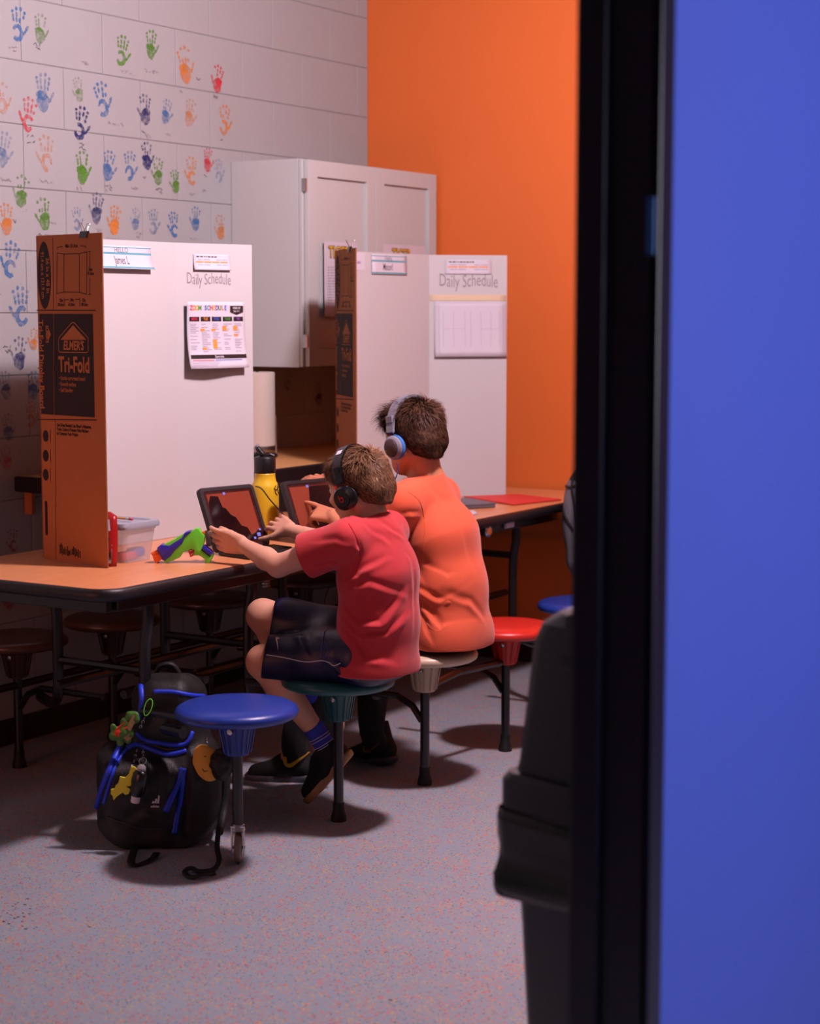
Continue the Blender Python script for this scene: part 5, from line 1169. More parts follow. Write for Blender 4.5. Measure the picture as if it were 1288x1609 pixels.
# ---------------------------------------------------------------- headphones
def headphones(P, T, s, mats, label, logo=None):
    c = P(0, 0, 0); r = thing('headphones', c, label, 'headphones'); band, cup, pad, yoke = mats
    arc = []
    for i in range(25):
        a = math.pi * (.04 + .92 * i / 24); arc.append(P(.004, .092 * math.cos(a) * (1.0), .1225 * math.sin(a) ** .85 - .012))
    b = MB(); n = len(arc); w = .0165 * s; th = .004 * s; vs = []
    for i, p in enumerate(arc):
        t = (arc[min(n - 1, i + 1)] - arc[max(0, i - 1)]).normalized(); fx = T @ V((1, 0, 0)); o = t.cross(fx).normalized(); ww = w * (.8 + .2 * math.sin(math.pi * i / (n - 1)))
        vs += [p + fx * ww + o * th, p + fx * ww - o * th, p - fx * ww - o * th, p - fx * ww + o * th, ]
    b.add(vs, [(i * 4 + k, i * 4 + (k + 1) % 4, (i + 1) * 4 + (k + 1) % 4, (i + 1) * 4 + k) for i in range(n - 1) for k in range(4)] + [(3, 2, 1, 0), tuple((n - 1) * 4 + k for k in range(4))])
    bo = b.build('headband', band, r, auto=.8)
    if logo:
        i = 17; i = i if arc[17].dot(FW) < arc[7].dot(FW) else 7; t = (arc[i + 1] - arc[i]).normalized(); fx = T @ V((1, 0, 0)); o = t.cross(fx).normalized(); o = o if o.dot(arc[i] - c) > 0 else -o
        MB().add([arc[i] + o * .0048 + fx * a * .009 + t * b2 * .009 for a, b2 in ((-1, -1), (1, -1), (1, 1), (-1, 1))], [(0, 1, 2, 3)]).build('sticker', 'paper', bo)
    b = MB(); vs = []
    for i, p in enumerate(arc[5:20]):
        t = (arc[i + 6] - arc[i + 4]).normalized(); fx = T @ V((1, 0, 0)); o = t.cross(fx).normalized()
        for k in range(6): an = k * math.pi / 3; vs.append(p - o * th * 2.0 * (1 if (p + o - c).length > (p - o - c).length else -1) + fx * w * .75 * math.cos(an) + o * .004 * math.sin(an))
    b.add(vs, [(i * 6 + k, i * 6 + (k + 1) % 6, (i + 1) * 6 + (k + 1) % 6, (i + 1) * 6 + k) for i in range(14) for k in range(6)]); b.build('band_pad', pad, bo, smooth=True)
    for y in (-1, 1):
        cc = P(-.001, y * .080, -.034); ax = (T @ V((0, y, -.10))).normalized(); R_ = .033 * s
        co = MB().lathe([(0, .0), (R_, .0), (R_ * 1.04, .006), (R_ * 1.02, .015), (R_ * .86, .021), (R_ * .80, .0215), (R_ * .76, .020), (R_ * .74, .023), (0, .0245)], cc, ax, 32).build('ear_cup', cup, r, auto=.6)
        MB().lathe([(R_ * .55, -.014), (R_ * .92, -.013), (R_ * 1.0, -.007), (R_ * .98, .0), (R_ * .55, .0)], cc, ax, 28).build('ear_cushion', pad, co, auto=1)
        if yoke != cup:
            MB().lathe([(R_ * 1.0, -.003), (R_ * 1.09, -.003), (R_ * 1.09, .007), (R_ * 1.0, .007)], cc, ax, 32).build('ring', yoke, co, auto=.6)
            for k in (-1, 1): MB().tube([P(.006 + k * .007, y * .0885, .048), P(.002 + k * .007, y * .092, .022), P(-.001 + k * .007, y * .092, .006)], .0018 * s, 6).build('slider_wire', yoke, co)
            MB().box(P(.004, y * .089, .046), (.026 * s, .009 * s, .020 * s), rot=T, bev=.0015).build('slider_block', band, co)
        else:
            MB().box(P(.004, y * .0905, .03), (.018 * s, .006 * s, .05 * s), rot=T, bev=.002).build('slider', yoke, co)
            MB().tube([P(.013, y * .095, .004), P(.017, y * .098, -.004)], .003, 6).build('red_mark', 'logo_red', co)
        if yoke != cup: MB().lathe([(0, .024), (R_ * .78, .0225), (R_ * .74, .0255), (0, .0262)], cc, ax, 28).build('cup_plate', pad, co, smooth=True)
        if logo:
            fx = (T @ V((1, 0, 0))); o = cc + ax * .0247; u = (fx - ax * fx.dot(ax)).normalized() * (-y); w_ = ax.cross(u)
            if w_.z < 0: w_ = -w_
            lg = MB(); q = lambda a, b_: o + u * a + w_ * b_
            if y < 0: u = -u
            ring = [q(.0062 * math.cos(t), .0062 * math.sin(t) - .002) for t in [i * .3142 for i in range(20)]]
            lg.tube(ring, .0018, 6, closed=True); lg.tube([q(-.006, -.002), q(-.0062, .011)], .0018, 6); lg.build('logo', 'logo_red', co)
    return r
H1 = headphones(P1, HT1, 1.0, ('hp_black', 'hp_black', 'rubber', 'hp_black'), 'black over-ear headphones with red logo worn by boy in red', True)
H2 = headphones(P2, HT2, HS2, ('hp_grey', 'hp_grey', 'hp_dark', 'hp_blue'), 'grey and blue headphones worn by boy in orange')

# ================================================================ THINGS ON THE TABLE
def tablet(HL, along, nrm, w, hh, lean, kb, label, refl_shape):
    """HL: left end of the hinge on the table; along: to the right end; nrm: horizontal, out of the screen"""
    a = V(along).normalized(); n = V(nrm); n = (n - a * n.dot(a)).normalized(); up = (UP * math.cos(lean) - n * math.sin(lean)); sn = a.cross(up); sn = sn if sn.dot(n) > 0 else -sn
    HL = V(HL); z0 = TZ + .001; r = thing('tablet_computer', V((HL.x, HL.y, z0)) + a * w / 2, label, 'tablet', 'tablets with keyboard cases')
    T = Matrix((a, n, UP)).transposed(); b = V((HL.x, HL.y, z0))
    kbm = MB().box(b + a * w / 2 + n * (kb / 2 + .004) + UP * .007, (w, kb, .014), rot=T, bev=.004).build('keyboard_case', 'case', r, auto=.6)
    ks = MB()
    for j in range(5):
        for i in range(13):
            if j == 4 and 3 < i < 9: continue
            ks.box(b + a * (w * .055 + i * w * .0742) + n * (.030 + j * .0175) + UP * .0152, (w * .060, .0135, .003), rot=T)
    ks.box(b + a * w * .5 + n * (.030 + 4 * .0175) + UP * .0152, (w * .36, .0135, .003), rot=T); ks.build('keys', 'key', kbm, kind='stuff')
    MB().box(b + a * w * .5 + n * (kb - .018) + UP * .0145, (w * .34, .03, .001), rot=T).build('touch_pad', 'steel', kbm)
    TS = Matrix((a, sn, up)).transposed(); sc_ = b + a * w / 2 + UP * .012 + up * hh / 2
    bd = MB(); q = lambda u, v, l: b + UP * .012 + a * u + up * v + sn * l
    def rr(x0, x1, y0, y1, rad): return rrect(x0, x1, y0, y1, rad, 5)
    bd.prism(rr(-.004, w + .004, -.002, hh + .004, .014), q(0, 0, -.012), a, up, sn * .012); cs = bd.build('case_back', 'case', r, auto=.6)
    lip = MB(); o1 = rr(-.004, w + .004, -.002, hh + .004, .014); o2 = rr(.009, w - .009, .010, hh - .009, .008); k = len(o1)
    vs = [q(x, y, 0) for x, y in o1] + [q(x, y, .0035) for x, y in [(x * .985 + w * .0075, y * .985 + hh * .0075) for x, y in o1]] + [q(x, y, .0035) for x, y in o2] + [q(x, y, .0) for x, y in o2]
    lip.add(vs, [(j * k + i, j * k + (i + 1) % k, (j + 1) * k + (i + 1) % k, (j + 1) * k + i) for j in range(3) for i in range(k)]); lip.build('case_rim', 'case', cs, auto=.5)
    g = MB(); g.prism(rr(.008, w - .008, .009, hh - .008, .007), q(0, 0, .0002), a, up, sn * .0012); gl = g.build('screen', 'screen', r)
    f = lambda u, v, l=.0018: q(u, v, l)
    im = MB(); quad_on(im, lambda u, v, l: q(u, v, .0017), .020, .020, w - .020, hh - .018); im.build('painted_reflection', 'reflect_red', gl)  # reddish room reflection painted on the glass, faintly glowing
    im = MB(); pts = [(w * x, hh * y) for x, y in refl_shape]
    im.add([q(x, y, .0020) for x, y in pts], [tuple(range(len(pts)))]); im.build('reflected_shape', 'reflect_dark', gl)  # dark silhouette of the same painted reflection
    im = MB(); 
    for x, y, s in ((.82, .16, .014), (.74, .12, .009), (.88, .25, .008), (.40, .88, .010)): quad_on(im, lambda u, v, l: q(u, v, .0024), w * x, hh * y, w * x + s, hh * y + s * .8)
    im.build('icon', 'screen_blue', gl); return q
M['red_pack'] = mat('red_foil_packet_deep', (168, 22, 20), .35, bump=.5, bscale=30)
M['reflect_red'] = mat('screen_reflection_red', (120, 52, 38), .12, emit=(190, 80, 58), estr=.2); M['reflect_dark'] = mat('screen_reflection_dark', (30, 12, 14), .08, emit=(50, 18, 20), estr=.2); M['screen_blue'] = mat('screen_icons', (90, 100, 190), .2, emit=(130, 140, 220), estr=.5)  # red and dark tones imitate a reflection in the glass
REFL_SHAPE = [(.08, .10), (.90, .10), (.92, .14), (.92, .30), (.80, .22), (.72, .20), (.68, .32), (.58, .36), (.52, .50), (.44, .55), (.38, .66), (.33, .68), (.30, .86), (.16, .88), (.10, .78), (.08, .60)]
a_ = on_z(341, 873, TZ); tablet(a_, (.053, .256, 0), (1, -.2, 0), .212, .198, math.radians(24), .150, 'tablet in black keyboard case gripped by boy in red shirt', REFL_SHAPE)
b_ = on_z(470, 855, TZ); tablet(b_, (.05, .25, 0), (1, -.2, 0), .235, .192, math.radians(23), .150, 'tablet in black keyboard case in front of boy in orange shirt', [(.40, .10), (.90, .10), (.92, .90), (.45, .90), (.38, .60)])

# water bottle
bp = on_z(417, 846, TZ); bt = thing('water_bottle', bp, 'yellow steel water bottle with black spout lid behind the tablet', 'bottle')
zz = lambda y: at(417, y, (bp.y * _c - bp.x * _s)).z
rb_ = .0445; zs = zz(763); zn = zz(745); zc = zz(741); zt_ = zz(717)
MB().lathe([(0, TZ + .001), (rb_ - .004, TZ + .001), (rb_, TZ + .006), (rb_, zs - .012), (rb_ * .985, zs - .003), (rb_ * .93, zs + .006), (rb_ * .80, zs + .016), (rb_ * .74, zn - .002), (rb_ * .76, zn + .001), (rb_ * .72, zn + .004), (0, zn + .004)], (bp.x, bp.y, 0), n=40).build('body', 'yellow', bt, smooth=False, auto=.7)
MB().lathe([(0, zc - .002), (.0345, zc - .002), (.0352, zc), (.0352, zt_ - .006), (.033, zt_ - .002), (.026, zt_), (0, zt_)], (bp.x, bp.y, 0), n=32).build('lid', 'black_plastic', bt, auto=.6)
c_ = V((bp.x, bp.y, zt_)); MB().tube([c_ + RT * .002 - UP * .004, c_ - RT * .010 + UP * .010, c_ - RT * .020 + UP * .022, c_ - RT * .024 + UP * .030], [.012, .010, .009, .008], 10).build('spout', 'black_plastic', bt, smooth=True)
MB().tube([c_ - RT * .022 + UP * .031, c_ - RT * .028 + UP * .036], [.008, .0075], 10).build('mouthpiece', 'hp_grey', bt, smooth=True)
MB().tube([c_ + RT * .010, c_ + RT * .018 + UP * .006, c_ + RT * .030 + UP * .001], .005, 8).build('catch', 'black_plastic', bt)
BVB = BVHTree.FromPolygons([v.co + origin(bt) for v in bt.children[0].data.vertices], [tuple(p.vertices) for p in bt.children[0].data.polygons])
lg = MB()
for pts in (((433, 763), (431, 767), (432, 774), (435, 778)), ((436, 760), (435, 767), (437, 776)), ((430, 768), (434, 770), (437, 764))):
    pp = [snap(BVB, x, y, .0012) for x, y in pts]; pp = [p for p in pp if p is not None]
    if len(pp) > 1: lg.tube(pp, .0016, 5)
if lg.v: lg.build('logo', 'ink', bt, kind='stuff')

# toy blaster lying in front of the tablet: outlines in its own side plane, extruded to real thickness
gd = 5.285; gq = lambda X, Y: at(230 + X / 10.73, 800 + Y / 10.73, gd)
tg = thing('toy_blaster', on_z(288, 884, TZ), 'lime green and blue toy foam blaster with orange muzzle on the table edge', 'toy')
gn = FW * .034
def gpart(name, pts, m, th=.034, off=0, bev=.003, label=None):
    P = [gq(*p) for p in pts]; bm = bmesh.new(); o = FW * (.017 - th / 2 + off); vs = [bm.verts.new(p + o) for p in P]; f = bm.faces.new(vs)
    r = bmesh.ops.extrude_face_region(bm, geom=[f]); bmesh.ops.translate(bm, verts=[v for v in r['geom'] if isinstance(v, bmesh.types.BMVert)], vec=FW * th)
    es = [e for e in bm.edges if abs((e.verts[0].co - e.verts[1].co).normalized().dot(FW)) < .5]
    if bev: bmesh.ops.bevel(bm, geom=es, offset=bev, segments=2, profile=.5, affect='EDGES')
    bm.verts.index_update(); mb = MB().add([v.co.copy() for v in bm.verts], [[v.index for v in f.verts] for f in bm.faces]); bm.free(); return mb.build(name, m, tg, label, auto=.5)
gpart('body', [(290, 600), (400, 545), (620, 420), (760, 375), (835, 325), (880, 332), (915, 390), (978, 452), (968, 565), (940, 640), (930, 690), (985, 735), (1010, 760), (1075, 800), (1115, 745), (1122, 790), (1100, 850), (1055, 915), (1025, 925), (990, 905), (985, 855), (920, 800), (880, 780), (800, 785), (800, 690), (755, 675), (690, 710), (620, 725), (560, 815), (440, 870), (320, 905), (290, 870), (330, 760)], 'lime', .034)
gpart('shell', [(180, 650), (245, 600), (385, 618), (600, 480), (640, 400), (700, 378), (760, 372), (640, 480), (610, 570), (480, 690), (400, 800), (305, 868), (270, 860), (250, 800), (200, 740)], 'toy_blue', .042, bev=.003)
gpart('muzzle', [(65, 745), (180, 690), (215, 750), (250, 800), (265, 850), (205, 885), (170, 925), (150, 915), (115, 850), (100, 790)], 'toy_orange', .032)
gpart('muzzle_ridge', [(105, 805), (215, 745), (225, 770), (120, 828)], 'toy_orange', .037, bev=.0015)
gpart('trigger', [(690, 705), (785, 680), (810, 780), (735, 822)], 'logo_red', .014, bev=.001)
gpart('trigger_slot', [(712, 705), (765, 688), (770, 704), (718, 722)], 'white_trim', .016, bev=.0006); gpart('trigger_slot', [(738, 765), (790, 742), (796, 762), (745, 785)], 'white_trim', .016, bev=.0006)
gpart('grip_panel', [(965, 610), (1118, 738), (1075, 785), (925, 665)], 'toy_blue', .040, bev=.002)
gpart('slide_cap', [(925, 395), (975, 370), (990, 385), (985, 430), (945, 445)], 'toy_orange', .016, bev=.002)
gpart('priming_handle', [(985, 375), (1005, 370), (1105, 600), (1070, 638), (1005, 630), (990, 500)], 'toy_grey', .018, bev=.002)

# tub with lid
tx0, tx1, ty0, ty1 = -3.725, -3.475, 4.035, 4.185; tcx, tcy = (tx0 + tx1) / 2, (ty0 + ty1) / 2; th_ = .112
tub = thing('plastic_tub', (tcx, tcy, TZ), 'clear plastic tub with grey lid inside the near board', 'tub')
def rring(x0, x1, y0, y1, r, z, n=4): return [V((x, y, z)) for x, y in rrect(x0, x1, y0, y1, r, n)]
t_ = MB(); rings = [rring(tx0 + .012, tx1 - .012, ty0 + .012, ty1 - .012, .02, TZ + .001), rring(tx0 + .008, tx1 - .008, ty0 + .008, ty1 - .008, .022, TZ + .03), rring(tx0, tx1, ty0, ty1, .025, TZ + th_ - .02), rring(tx0 - .003, tx1 + .003, ty0 - .003, ty1 + .003, .026, TZ + th_ - .018), rring(tx0 - .003, tx1 + .003, ty0 - .003, ty1 + .003, .026, TZ + th_ - .004)]
k = len(rings[0]); t_.add([p for r_ in rings for p in r_], [(j * k + i, j * k + (i + 1) % k, (j + 1) * k + (i + 1) % k, (j + 1) * k + i) for j in range(4) for i in range(k)] + [tuple(range(k))[::-1]])
t_.build('body', 'tub', tub, auto=.6)
l_ = MB(); rings = [rring(tx0 - .007, tx1 + .010, ty0 - .010, ty1 + .012, .028, TZ + th_ - .012), rring(tx0 - .009, tx1 + .012, ty0 - .012, ty1 + .014, .03, TZ + th_ - .004), rring(tx0 - .006, tx1 + .009, ty0 - .009, ty1 + .011, .03, TZ + th_ + .006), rring(tx0 + .012, tx1 - .010, ty0 + .010, ty1 - .010, .02, TZ + th_ + .007), rring(tx0 + .016, tx1 - .014, ty0 + .014, ty1 - .014, .02, TZ + th_ + .002)]
l_.add([p for r_ in rings for p in r_], [(j * k + i, j * k + (i + 1) % k, (j + 1) * k + (i + 1) % k, (j + 1) * k + i) for j in range(4) for i in range(k)] + [tuple(range(k))[::-1], tuple(4 * k + i for i in range(k))])
l_.build('lid', 'tub_lid', tub, auto=.6)
top(MB().box((tx1 - .045, ty0 + .050, TZ + .016), (.04, .07, .024), bev=.008), 'eraser', 'pink', 'pink eraser seen through the side of the tub', 'eraser', loc=(tx1 - .045, ty0 + .050, TZ + .004), auto=.6)
top(MB().box((tx1 - .05, ty1 - .045, TZ + .022), (.035, .05, .028), bev=.007), 'glue_stick', 'hp_blue', 'blue glue stick block seen through the side of the tub', 'glue', loc=(tx1 - .05, ty1 - .045, TZ + .008), auto=.6)
def pencil(p0, p1, label):
    p0, p1 = V(p0), V(p1); d = (p1 - p0).normalized(); r = thing('pencil', (p0 + p1) / 2, label, 'pencil')
    MB().tube([p0 + d * .018, p1 - d * .026], .0038, 6).build('shaft', 'pencil', r); MB().tube([p0, p0 + d * .018], [.0006, .0038], 6).build('point', 'card', r)
    MB().tube([p1 - d * .026, p1 - d * .012], .0041, 10).build('ferrule', 'chrome', r); MB().tube([p1 - d * .012, p1], [.0039, .0036], 10).build('eraser', 'pink', r, smooth=True)
pz = TZ + th_ + .011
pencil(on_z(150, 810, pz), on_z(208, 816, pz), 'yellow pencil with pink eraser lying on the grey tub lid')

# red packet standing by the board edge
pk = thing('snack_packet', (-3.502, 3.990, TZ), 'red foil snack packet with barcode label standing by the cardboard edge', 'packet')
pm = MB(); N = 10; rows = []
for j in range(N + 1):
    t = j / N; z = TZ + .001 + .150 * t; fat = .018 * math.sin(math.pi * min(1, .12 + t * .86)) ** .6 + .002; tw = .01 * t * t
    wv = .036 * (1 - .12 * max(0, t - .75) * 4)
    rows.append([V((-3.503 + wv * cx, 3.988 + fat * cy + tw * cx, z + (.006 * math.sin(cx * 5) if j == N else 0))) for cx, cy in ((-1, 0), (-.8, -.8), (-.3, -1), (.3, -1), (.75, -.85), (1, 0), (.75, .85), (.3, 1), (-.3, 1), (-.8, .8))])
pm.add([p for r_ in rows for p in r_], [(j * 10 + i, j * 10 + (i + 1) % 10, (j + 1) * 10 + (i + 1) % 10, (j + 1) * 10 + i) for j in range(N) for i in range(10)] + [tuple(range(10))[::-1], tuple(N * 10 + i for i in range(10))])
po = pm.build('pouch', 'red_pack', pk, smooth=True); PB = bvh_of(po)
def stick(par, pts, m, name, lift=.0015):
    pp = [snap(PB, x, y, lift) for x, y in pts]
    if all(p is not None for p in pp): MB().add(pp, [tuple(range(len(pp)))]).build(name, m, par)
stick(po, [(163, 862), (176, 862), (175, 885), (162, 885)], 'paper', 'label'); stick(po, [(163, 818), (172, 816), (174, 834), (166, 835)], 'paper', 'label')
for i in range(6): stick(po, [(164 + i * 1.9, 868), (165 + i * 1.9, 868), (165 + i * 1.9, 880), (164 + i * 1.9, 880)], 'ink', 'barcode', .0022)
stick(po, [(166, 842), (171, 844), (173, 850), (168, 849)], 'toy_grey', 'emblem'); stick(po, [(163, 856), (176, 856), (176, 858), (163, 858)], 'white_trim', 'stripe')

# laptop, folder and a paper scrap at the far end
lp = [on_z(735, 783, TZ + .016), on_z(779, 791, TZ + .016), on_z(735, 800, TZ + .016)]
ea = (lp[1] - lp[0]).normalized(); eb = UP.cross(ea); eb = eb if eb.dot(lp[2] - lp[1]) > 0 else -eb; lc = lp[1] - ea * .105 + eb * .15; lc.z = 0
lt_ = thing('laptop', V((lc.x, lc.y, TZ)), 'closed dark grey laptop on the table behind boy in orange', 'laptop')
TT_ = Matrix((ea, eb, UP)).transposed(); ob = MB().box(V((lc.x, lc.y, TZ + .0065)), (.21, .30, .011), rot=TT_, bev=.005).build('base', 'grey_laptop', lt_, auto=.6)
MB().box(V((lc.x, lc.y, TZ + .0155)), (.212, .302, .007), rot=TT_, bev=.003).build('lid', 'grey_laptop', lt_, auto=.6)
fo = [on_z(x, y, TZ + .003) for x, y in ((728, 781), (812, 777.5), (882, 785.5), (806, 793.5))]
fm_ = MB(); c_ = sum(fo, V()) / 4; fm_.add([p for p in fo] + [p + V((0, 0, .0035)) for p in fo] , [(3, 2, 1, 0), (4, 5, 6, 7)] + [(i, (i + 1) % 4, 4 + (i + 1) % 4, 4 + i) for i in range(4)])
fd_ = thing('folder', V((c_.x, c_.y, TZ)), 'flat red card folder on the table by the orange wall', 'folder')
fm_.build('cover', 'red_card', fd_); gm = MB(); fo2 = [c_ + (p - c_) * .985 for p in fo]; gm.add([V((p.x, p.y, TZ + .001)) for p in fo2] + [V((p.x, p.y, TZ + .003)) for p in fo2], [(3, 2, 1, 0), (4, 5, 6, 7)] + [(i, (i + 1) % 4, 4 + (i + 1) % 4, 4 + i) for i in range(4)]); gm.build('inner_leaf', 'toy_orange', fd_)
sp3 = [on_z(x, y, TZ + .002) for x, y in ((732, 803), (744, 802), (750, 807), (735, 811))]
top(MB().add(sp3 + [p + V((0, 0, .001)) for p in sp3], [(3, 2, 1, 0), (4, 5, 6, 7)] + [(i, (i + 1) % 4, 4 + (i + 1) % 4, 4 + i) for i in range(4)]), 'paper_scrap', 'paper', 'small white paper scrap beside the grey laptop', 'paper', loc=V((sp3[0].x, sp3[0].y, TZ)))
# cables
cb1 = [at(401, 764, 5.66), at(411, 768, 5.66), at(424, 785, 5.66), at(440, 803, 5.68), at(452, 816, 5.70)]
top(MB().tube(smooth_path(cb1, 5), .0022, 7), 'audio_cable', 'cable', 'thin black audio cable curving past the yellow bottle', 'cable', loc=cb1[0], smooth=True)
cb2 = [at(624, 727, 5.50), at(624.5, 742, 5.49), at(620, 756, 5.48), at(617, 775, 5.47), at(616, 800, 5.45)]
top(MB().tube(smooth_path(cb2, 5), .0018, 7), 'audio_cable', 'cable_blue', 'thin navy cable hanging from grey and blue headphones', 'cable', loc=cb2[0], smooth=True)
cb3 = [at(486, 915, 5.9), at(489, 938, 5.88), at(494, 960, 5.86), at(500, 985, 5.84), at(512, 1002, 5.84), at(520, 985, 5.86), at(510, 950, 5.9), at(516, 925, 5.92), at(526, 915, 5.93)]
top(MB().tube(smooth_path(cb3, 5), .0022, 7), 'charging_cable', 'cable', 'black cable looping down under the table between the boys', 'cable', loc=cb3[0], smooth=True)

# ================================================================ BLACK BACKPACK ON THE FLOOR
TB = np.array(rotm(RT, FW, UP))
bk = thing('backpack', on_z(250, 1335, 0), 'black backpack with blue piping and dangling charms on the floor by the blue stool', 'backpack')
bc = at(252, 1240, 4.99); F = Field(bc - V((.32, .32, .26)), bc + V((.32, .32, .34)), .0048)
F.box(at(252, 1245, 5.02), (.170, .105, .155), TB, .07, .0); F.box(at(272, 1150, 5.05), (.112, .085, .165), TB, .07, .05)
F.box(at(266, 1115, 4.99), (.085, .07, .09), TB, .05, .03); F.box(at(222, 1262, 4.93), (.105, .055, .125), TB, .045, .015); F.box(at(318, 1262, 4.99), (.055, .075, .105), TB, .04, .02)
F.box(at(240, 1325, 4.98), (.145, .10, .045), TB, .04, .03); F.cut((0, 0, .004), -UP)
v, f = F.mesh(2); v = folds(v, f, [([at(215, 1160, 4.9), at(250, 1175, 4.88), at(295, 1170, 4.9)], .010, -.012), ([at(300, 1150, 4.92), at(300, 1210, 4.9), at(285, 1310, 4.9)], .012, -.010), ([at(230, 1090, 4.95), at(260, 1120, 4.93), at(255, 1150, 4.92)], .012, .006), ([at(180, 1300, 4.9), at(230, 1280, 4.88), at(270, 1300, 4.88)], .012, .006)])
n_ = normals(v, f); v = v + n_ * (.0035 * soft_noise(v, 42, 12))[:, None]; r_ = (v - np.array(bc)) @ np.array(RT); lift_ = 7.0 * np.maximum(0, np.abs(r_) - .075) ** 2 * np.clip(1 - v[:, 2] / .3, 0, 1)
v = v - np.outer(np.clip(r_, 0, 1) * np.clip((v[:, 2] - .12) * .55, 0, .12), np.array(RT)); v[:, 2] = np.maximum(v[:, 2] + lift_, .003)
pb = np_obj('body', v, f, 'pack_black', bk); KB = bvh_of(pb)
for w, pth in ((.0085, [(221, 1074), (223, 1100), (219, 1128)]), (.006, [(242, 1087), (270, 1087), (300, 1092), (330, 1094)]), (.009, [(190, 1170), (176, 1200), (162, 1235), (153, 1268), (151, 1284)]), (.007, [(216, 1153), (230, 1163), (252, 1167), (274, 1170), (293, 1167), (302, 1150)]),
               (.0075, [(200, 1176), (216, 1170), (242, 1179), (265, 1185), (293, 1179)]), (.005, [(200, 1176), (183, 1200), (172, 1232), (163, 1262)]), (.009, [(288, 1207), (275, 1240), (260, 1275)]), (.009, [(288, 1207), (284, 1251), (277, 1282), (273, 1310)]), (.010, [(327, 1078), (337, 1074), (344, 1082)]), (.006, [(186, 1118), (188, 1132)])):
    m_ = ribbon(KB, pth, w * 1.05, .0)
    if m_.v: m_.build('piping', 'pack_blue', bk, smooth=True)
m_ = ribbon(KB, [(205, 1172), (235, 1167), (262, 1177), (292, 1174)], .004, .001); m_.build('zip', 'pack_shiny', bk, smooth=True)
m_ = ribbon(KB, [(168, 1283), (185, 1290), (215, 1300), (245, 1302), (268, 1300)], .0025, .001); m_.build('pocket_seam', 'pack_shiny', bk, smooth=True)
MB().tube(smooth_path([at(244, 1064, 5.06), at(250, 1048, 5.05), at(270, 1044, 5.05), at(284, 1062, 5.06)], 5), .007, 8, flat=(FW, 1.8)).build('haul_loop', 'pack_black', bk, smooth=True)
lg = MB(); ok = True
for i, (h0) in enumerate((4, 8, 13)):
    x = 240 + i * 4.2; pp = [snap(KB, a, b, .002) for a, b in ((x - 1.8, 1262), (x + 1.6, 1262), (x + 1.6 + 1.2, 1262 - h0 + 1.5), (x + .6, 1262 - h0))]
    if all(p is not None for p in pp): lg.add(pp, [(0, 1, 2, 3)])
p0, p1 = snap(KB, 244, 1266, .003), snap(KB, 250, 1266, .003)
if lg.v: lg.build('logo', 'paper', bk, kind='stuff')
if p0 is not None and p1 is not None:
    u_ = (p1 - p0).normalized(); w_ = UP; t = MB(); vs, fs = text_mesh('adidas', .0095, 1, .02); t.add([p0 + u_ * x + w_ * y - FW * .004 for x, y in vs], fs); t.build('lettering', 'paper', bk)
for pts, r_ in (([at(352, 1160, 5.02), at(356, 1220, 4.98), at(352, 1270, 4.95), at(344, 1310, 4.90)], .011), ([at(344, 1300, 4.86), at(341, 1330, 4.80), on_z(344, 1352, .02), on_z(335, 1366, .006), on_z(312, 1369, .006), on_z(300, 1364, .012), on_z(290, 1370, .007), on_z(300, 1378, .006), on_z(318, 1374, .012), on_z(336, 1372, .004)], .0075), ([at(212, 1332, 4.86), on_z(206, 1352, .012), on_z(212, 1360, .004), on_z(238, 1350, .006), on_z(246, 1340, .01)], .011)):
    MB().tube(smooth_path(pts, 5), r_, 8, flat=((pts[1] - pts[0]).cross(RT), .28)).build('strap', 'pack_black', bk, smooth=True)

# charms hanging on it
def chain(par, a, b, n, r=.0032):
    m_ = MB(); a, b = V(a), V(b); d = (b - a)
    for i in range(n):
        c = a + d * ((i + .5) / n); ax = d.normalized(); s_ = ax.cross(FW if i % 2 else RT).normalized()
        m_.tube([c + ax * math.cos(t) * r * 1.5 + s_ * math.sin(t) * r for t in [k * .785 for k in range(8)]], .0009, 5, closed=True)
    return m_.build('chain', 'chrome', par, kind='stuff')
def on_pack(x, y, l): 
    q = snap(KB, x, y, l); return q if q is not None else at(x, y, 4.9)
p = on_pack(240, 1094, .012); q = on_pack(233, 1126, .022)
kc = thing('keyring_charm', q, 'green and orange rubber charm on a green clip at the backpack top', 'charm', 'charms on the black backpack')
d_ = (q - p); s_ = d_.normalized().cross(FW)
MB().tube([p.lerp(q, .5) + d_ * .40 * math.cos(t) + s_ * .010 * math.sin(t) for t in [k * .52 for k in range(12)]], .0016, 6, closed=True).build('clip', 'lime', kc, smooth=True); chain(kc, q, on_pack(228, 1142, .022), 4)
cd = (q.y * _c - q.x * _s) - .01
def cq(x, y): return at(150 + x / 6.44, 1050 + y / 6.44, cd)
F = Field(cq(300, 600) - V((.075, .075, .075)), cq(300, 600) + V((.075, .075, .075)), .0022)
for x, y, r_ in ((390, 500, .018), (300, 560, .016), (260, 650, .020), (330, 650, .018), (200, 680, .014), (170, 690, .012), (250, 750, .012), (330, 720, .012), (340, 480, .012), (180, 600, .011)): F.ell(cq(x, y), (r_, r_ * .6, r_), None, .006)
v, f = F.mesh(1); n_ = normals(v, f); v = v + n_ * (.0016 * soft_noise(v, 170, 2))[:, None]; cbd = np_obj('body', v, f, 'charm_green', kc); CB = bvh_of(cbd)
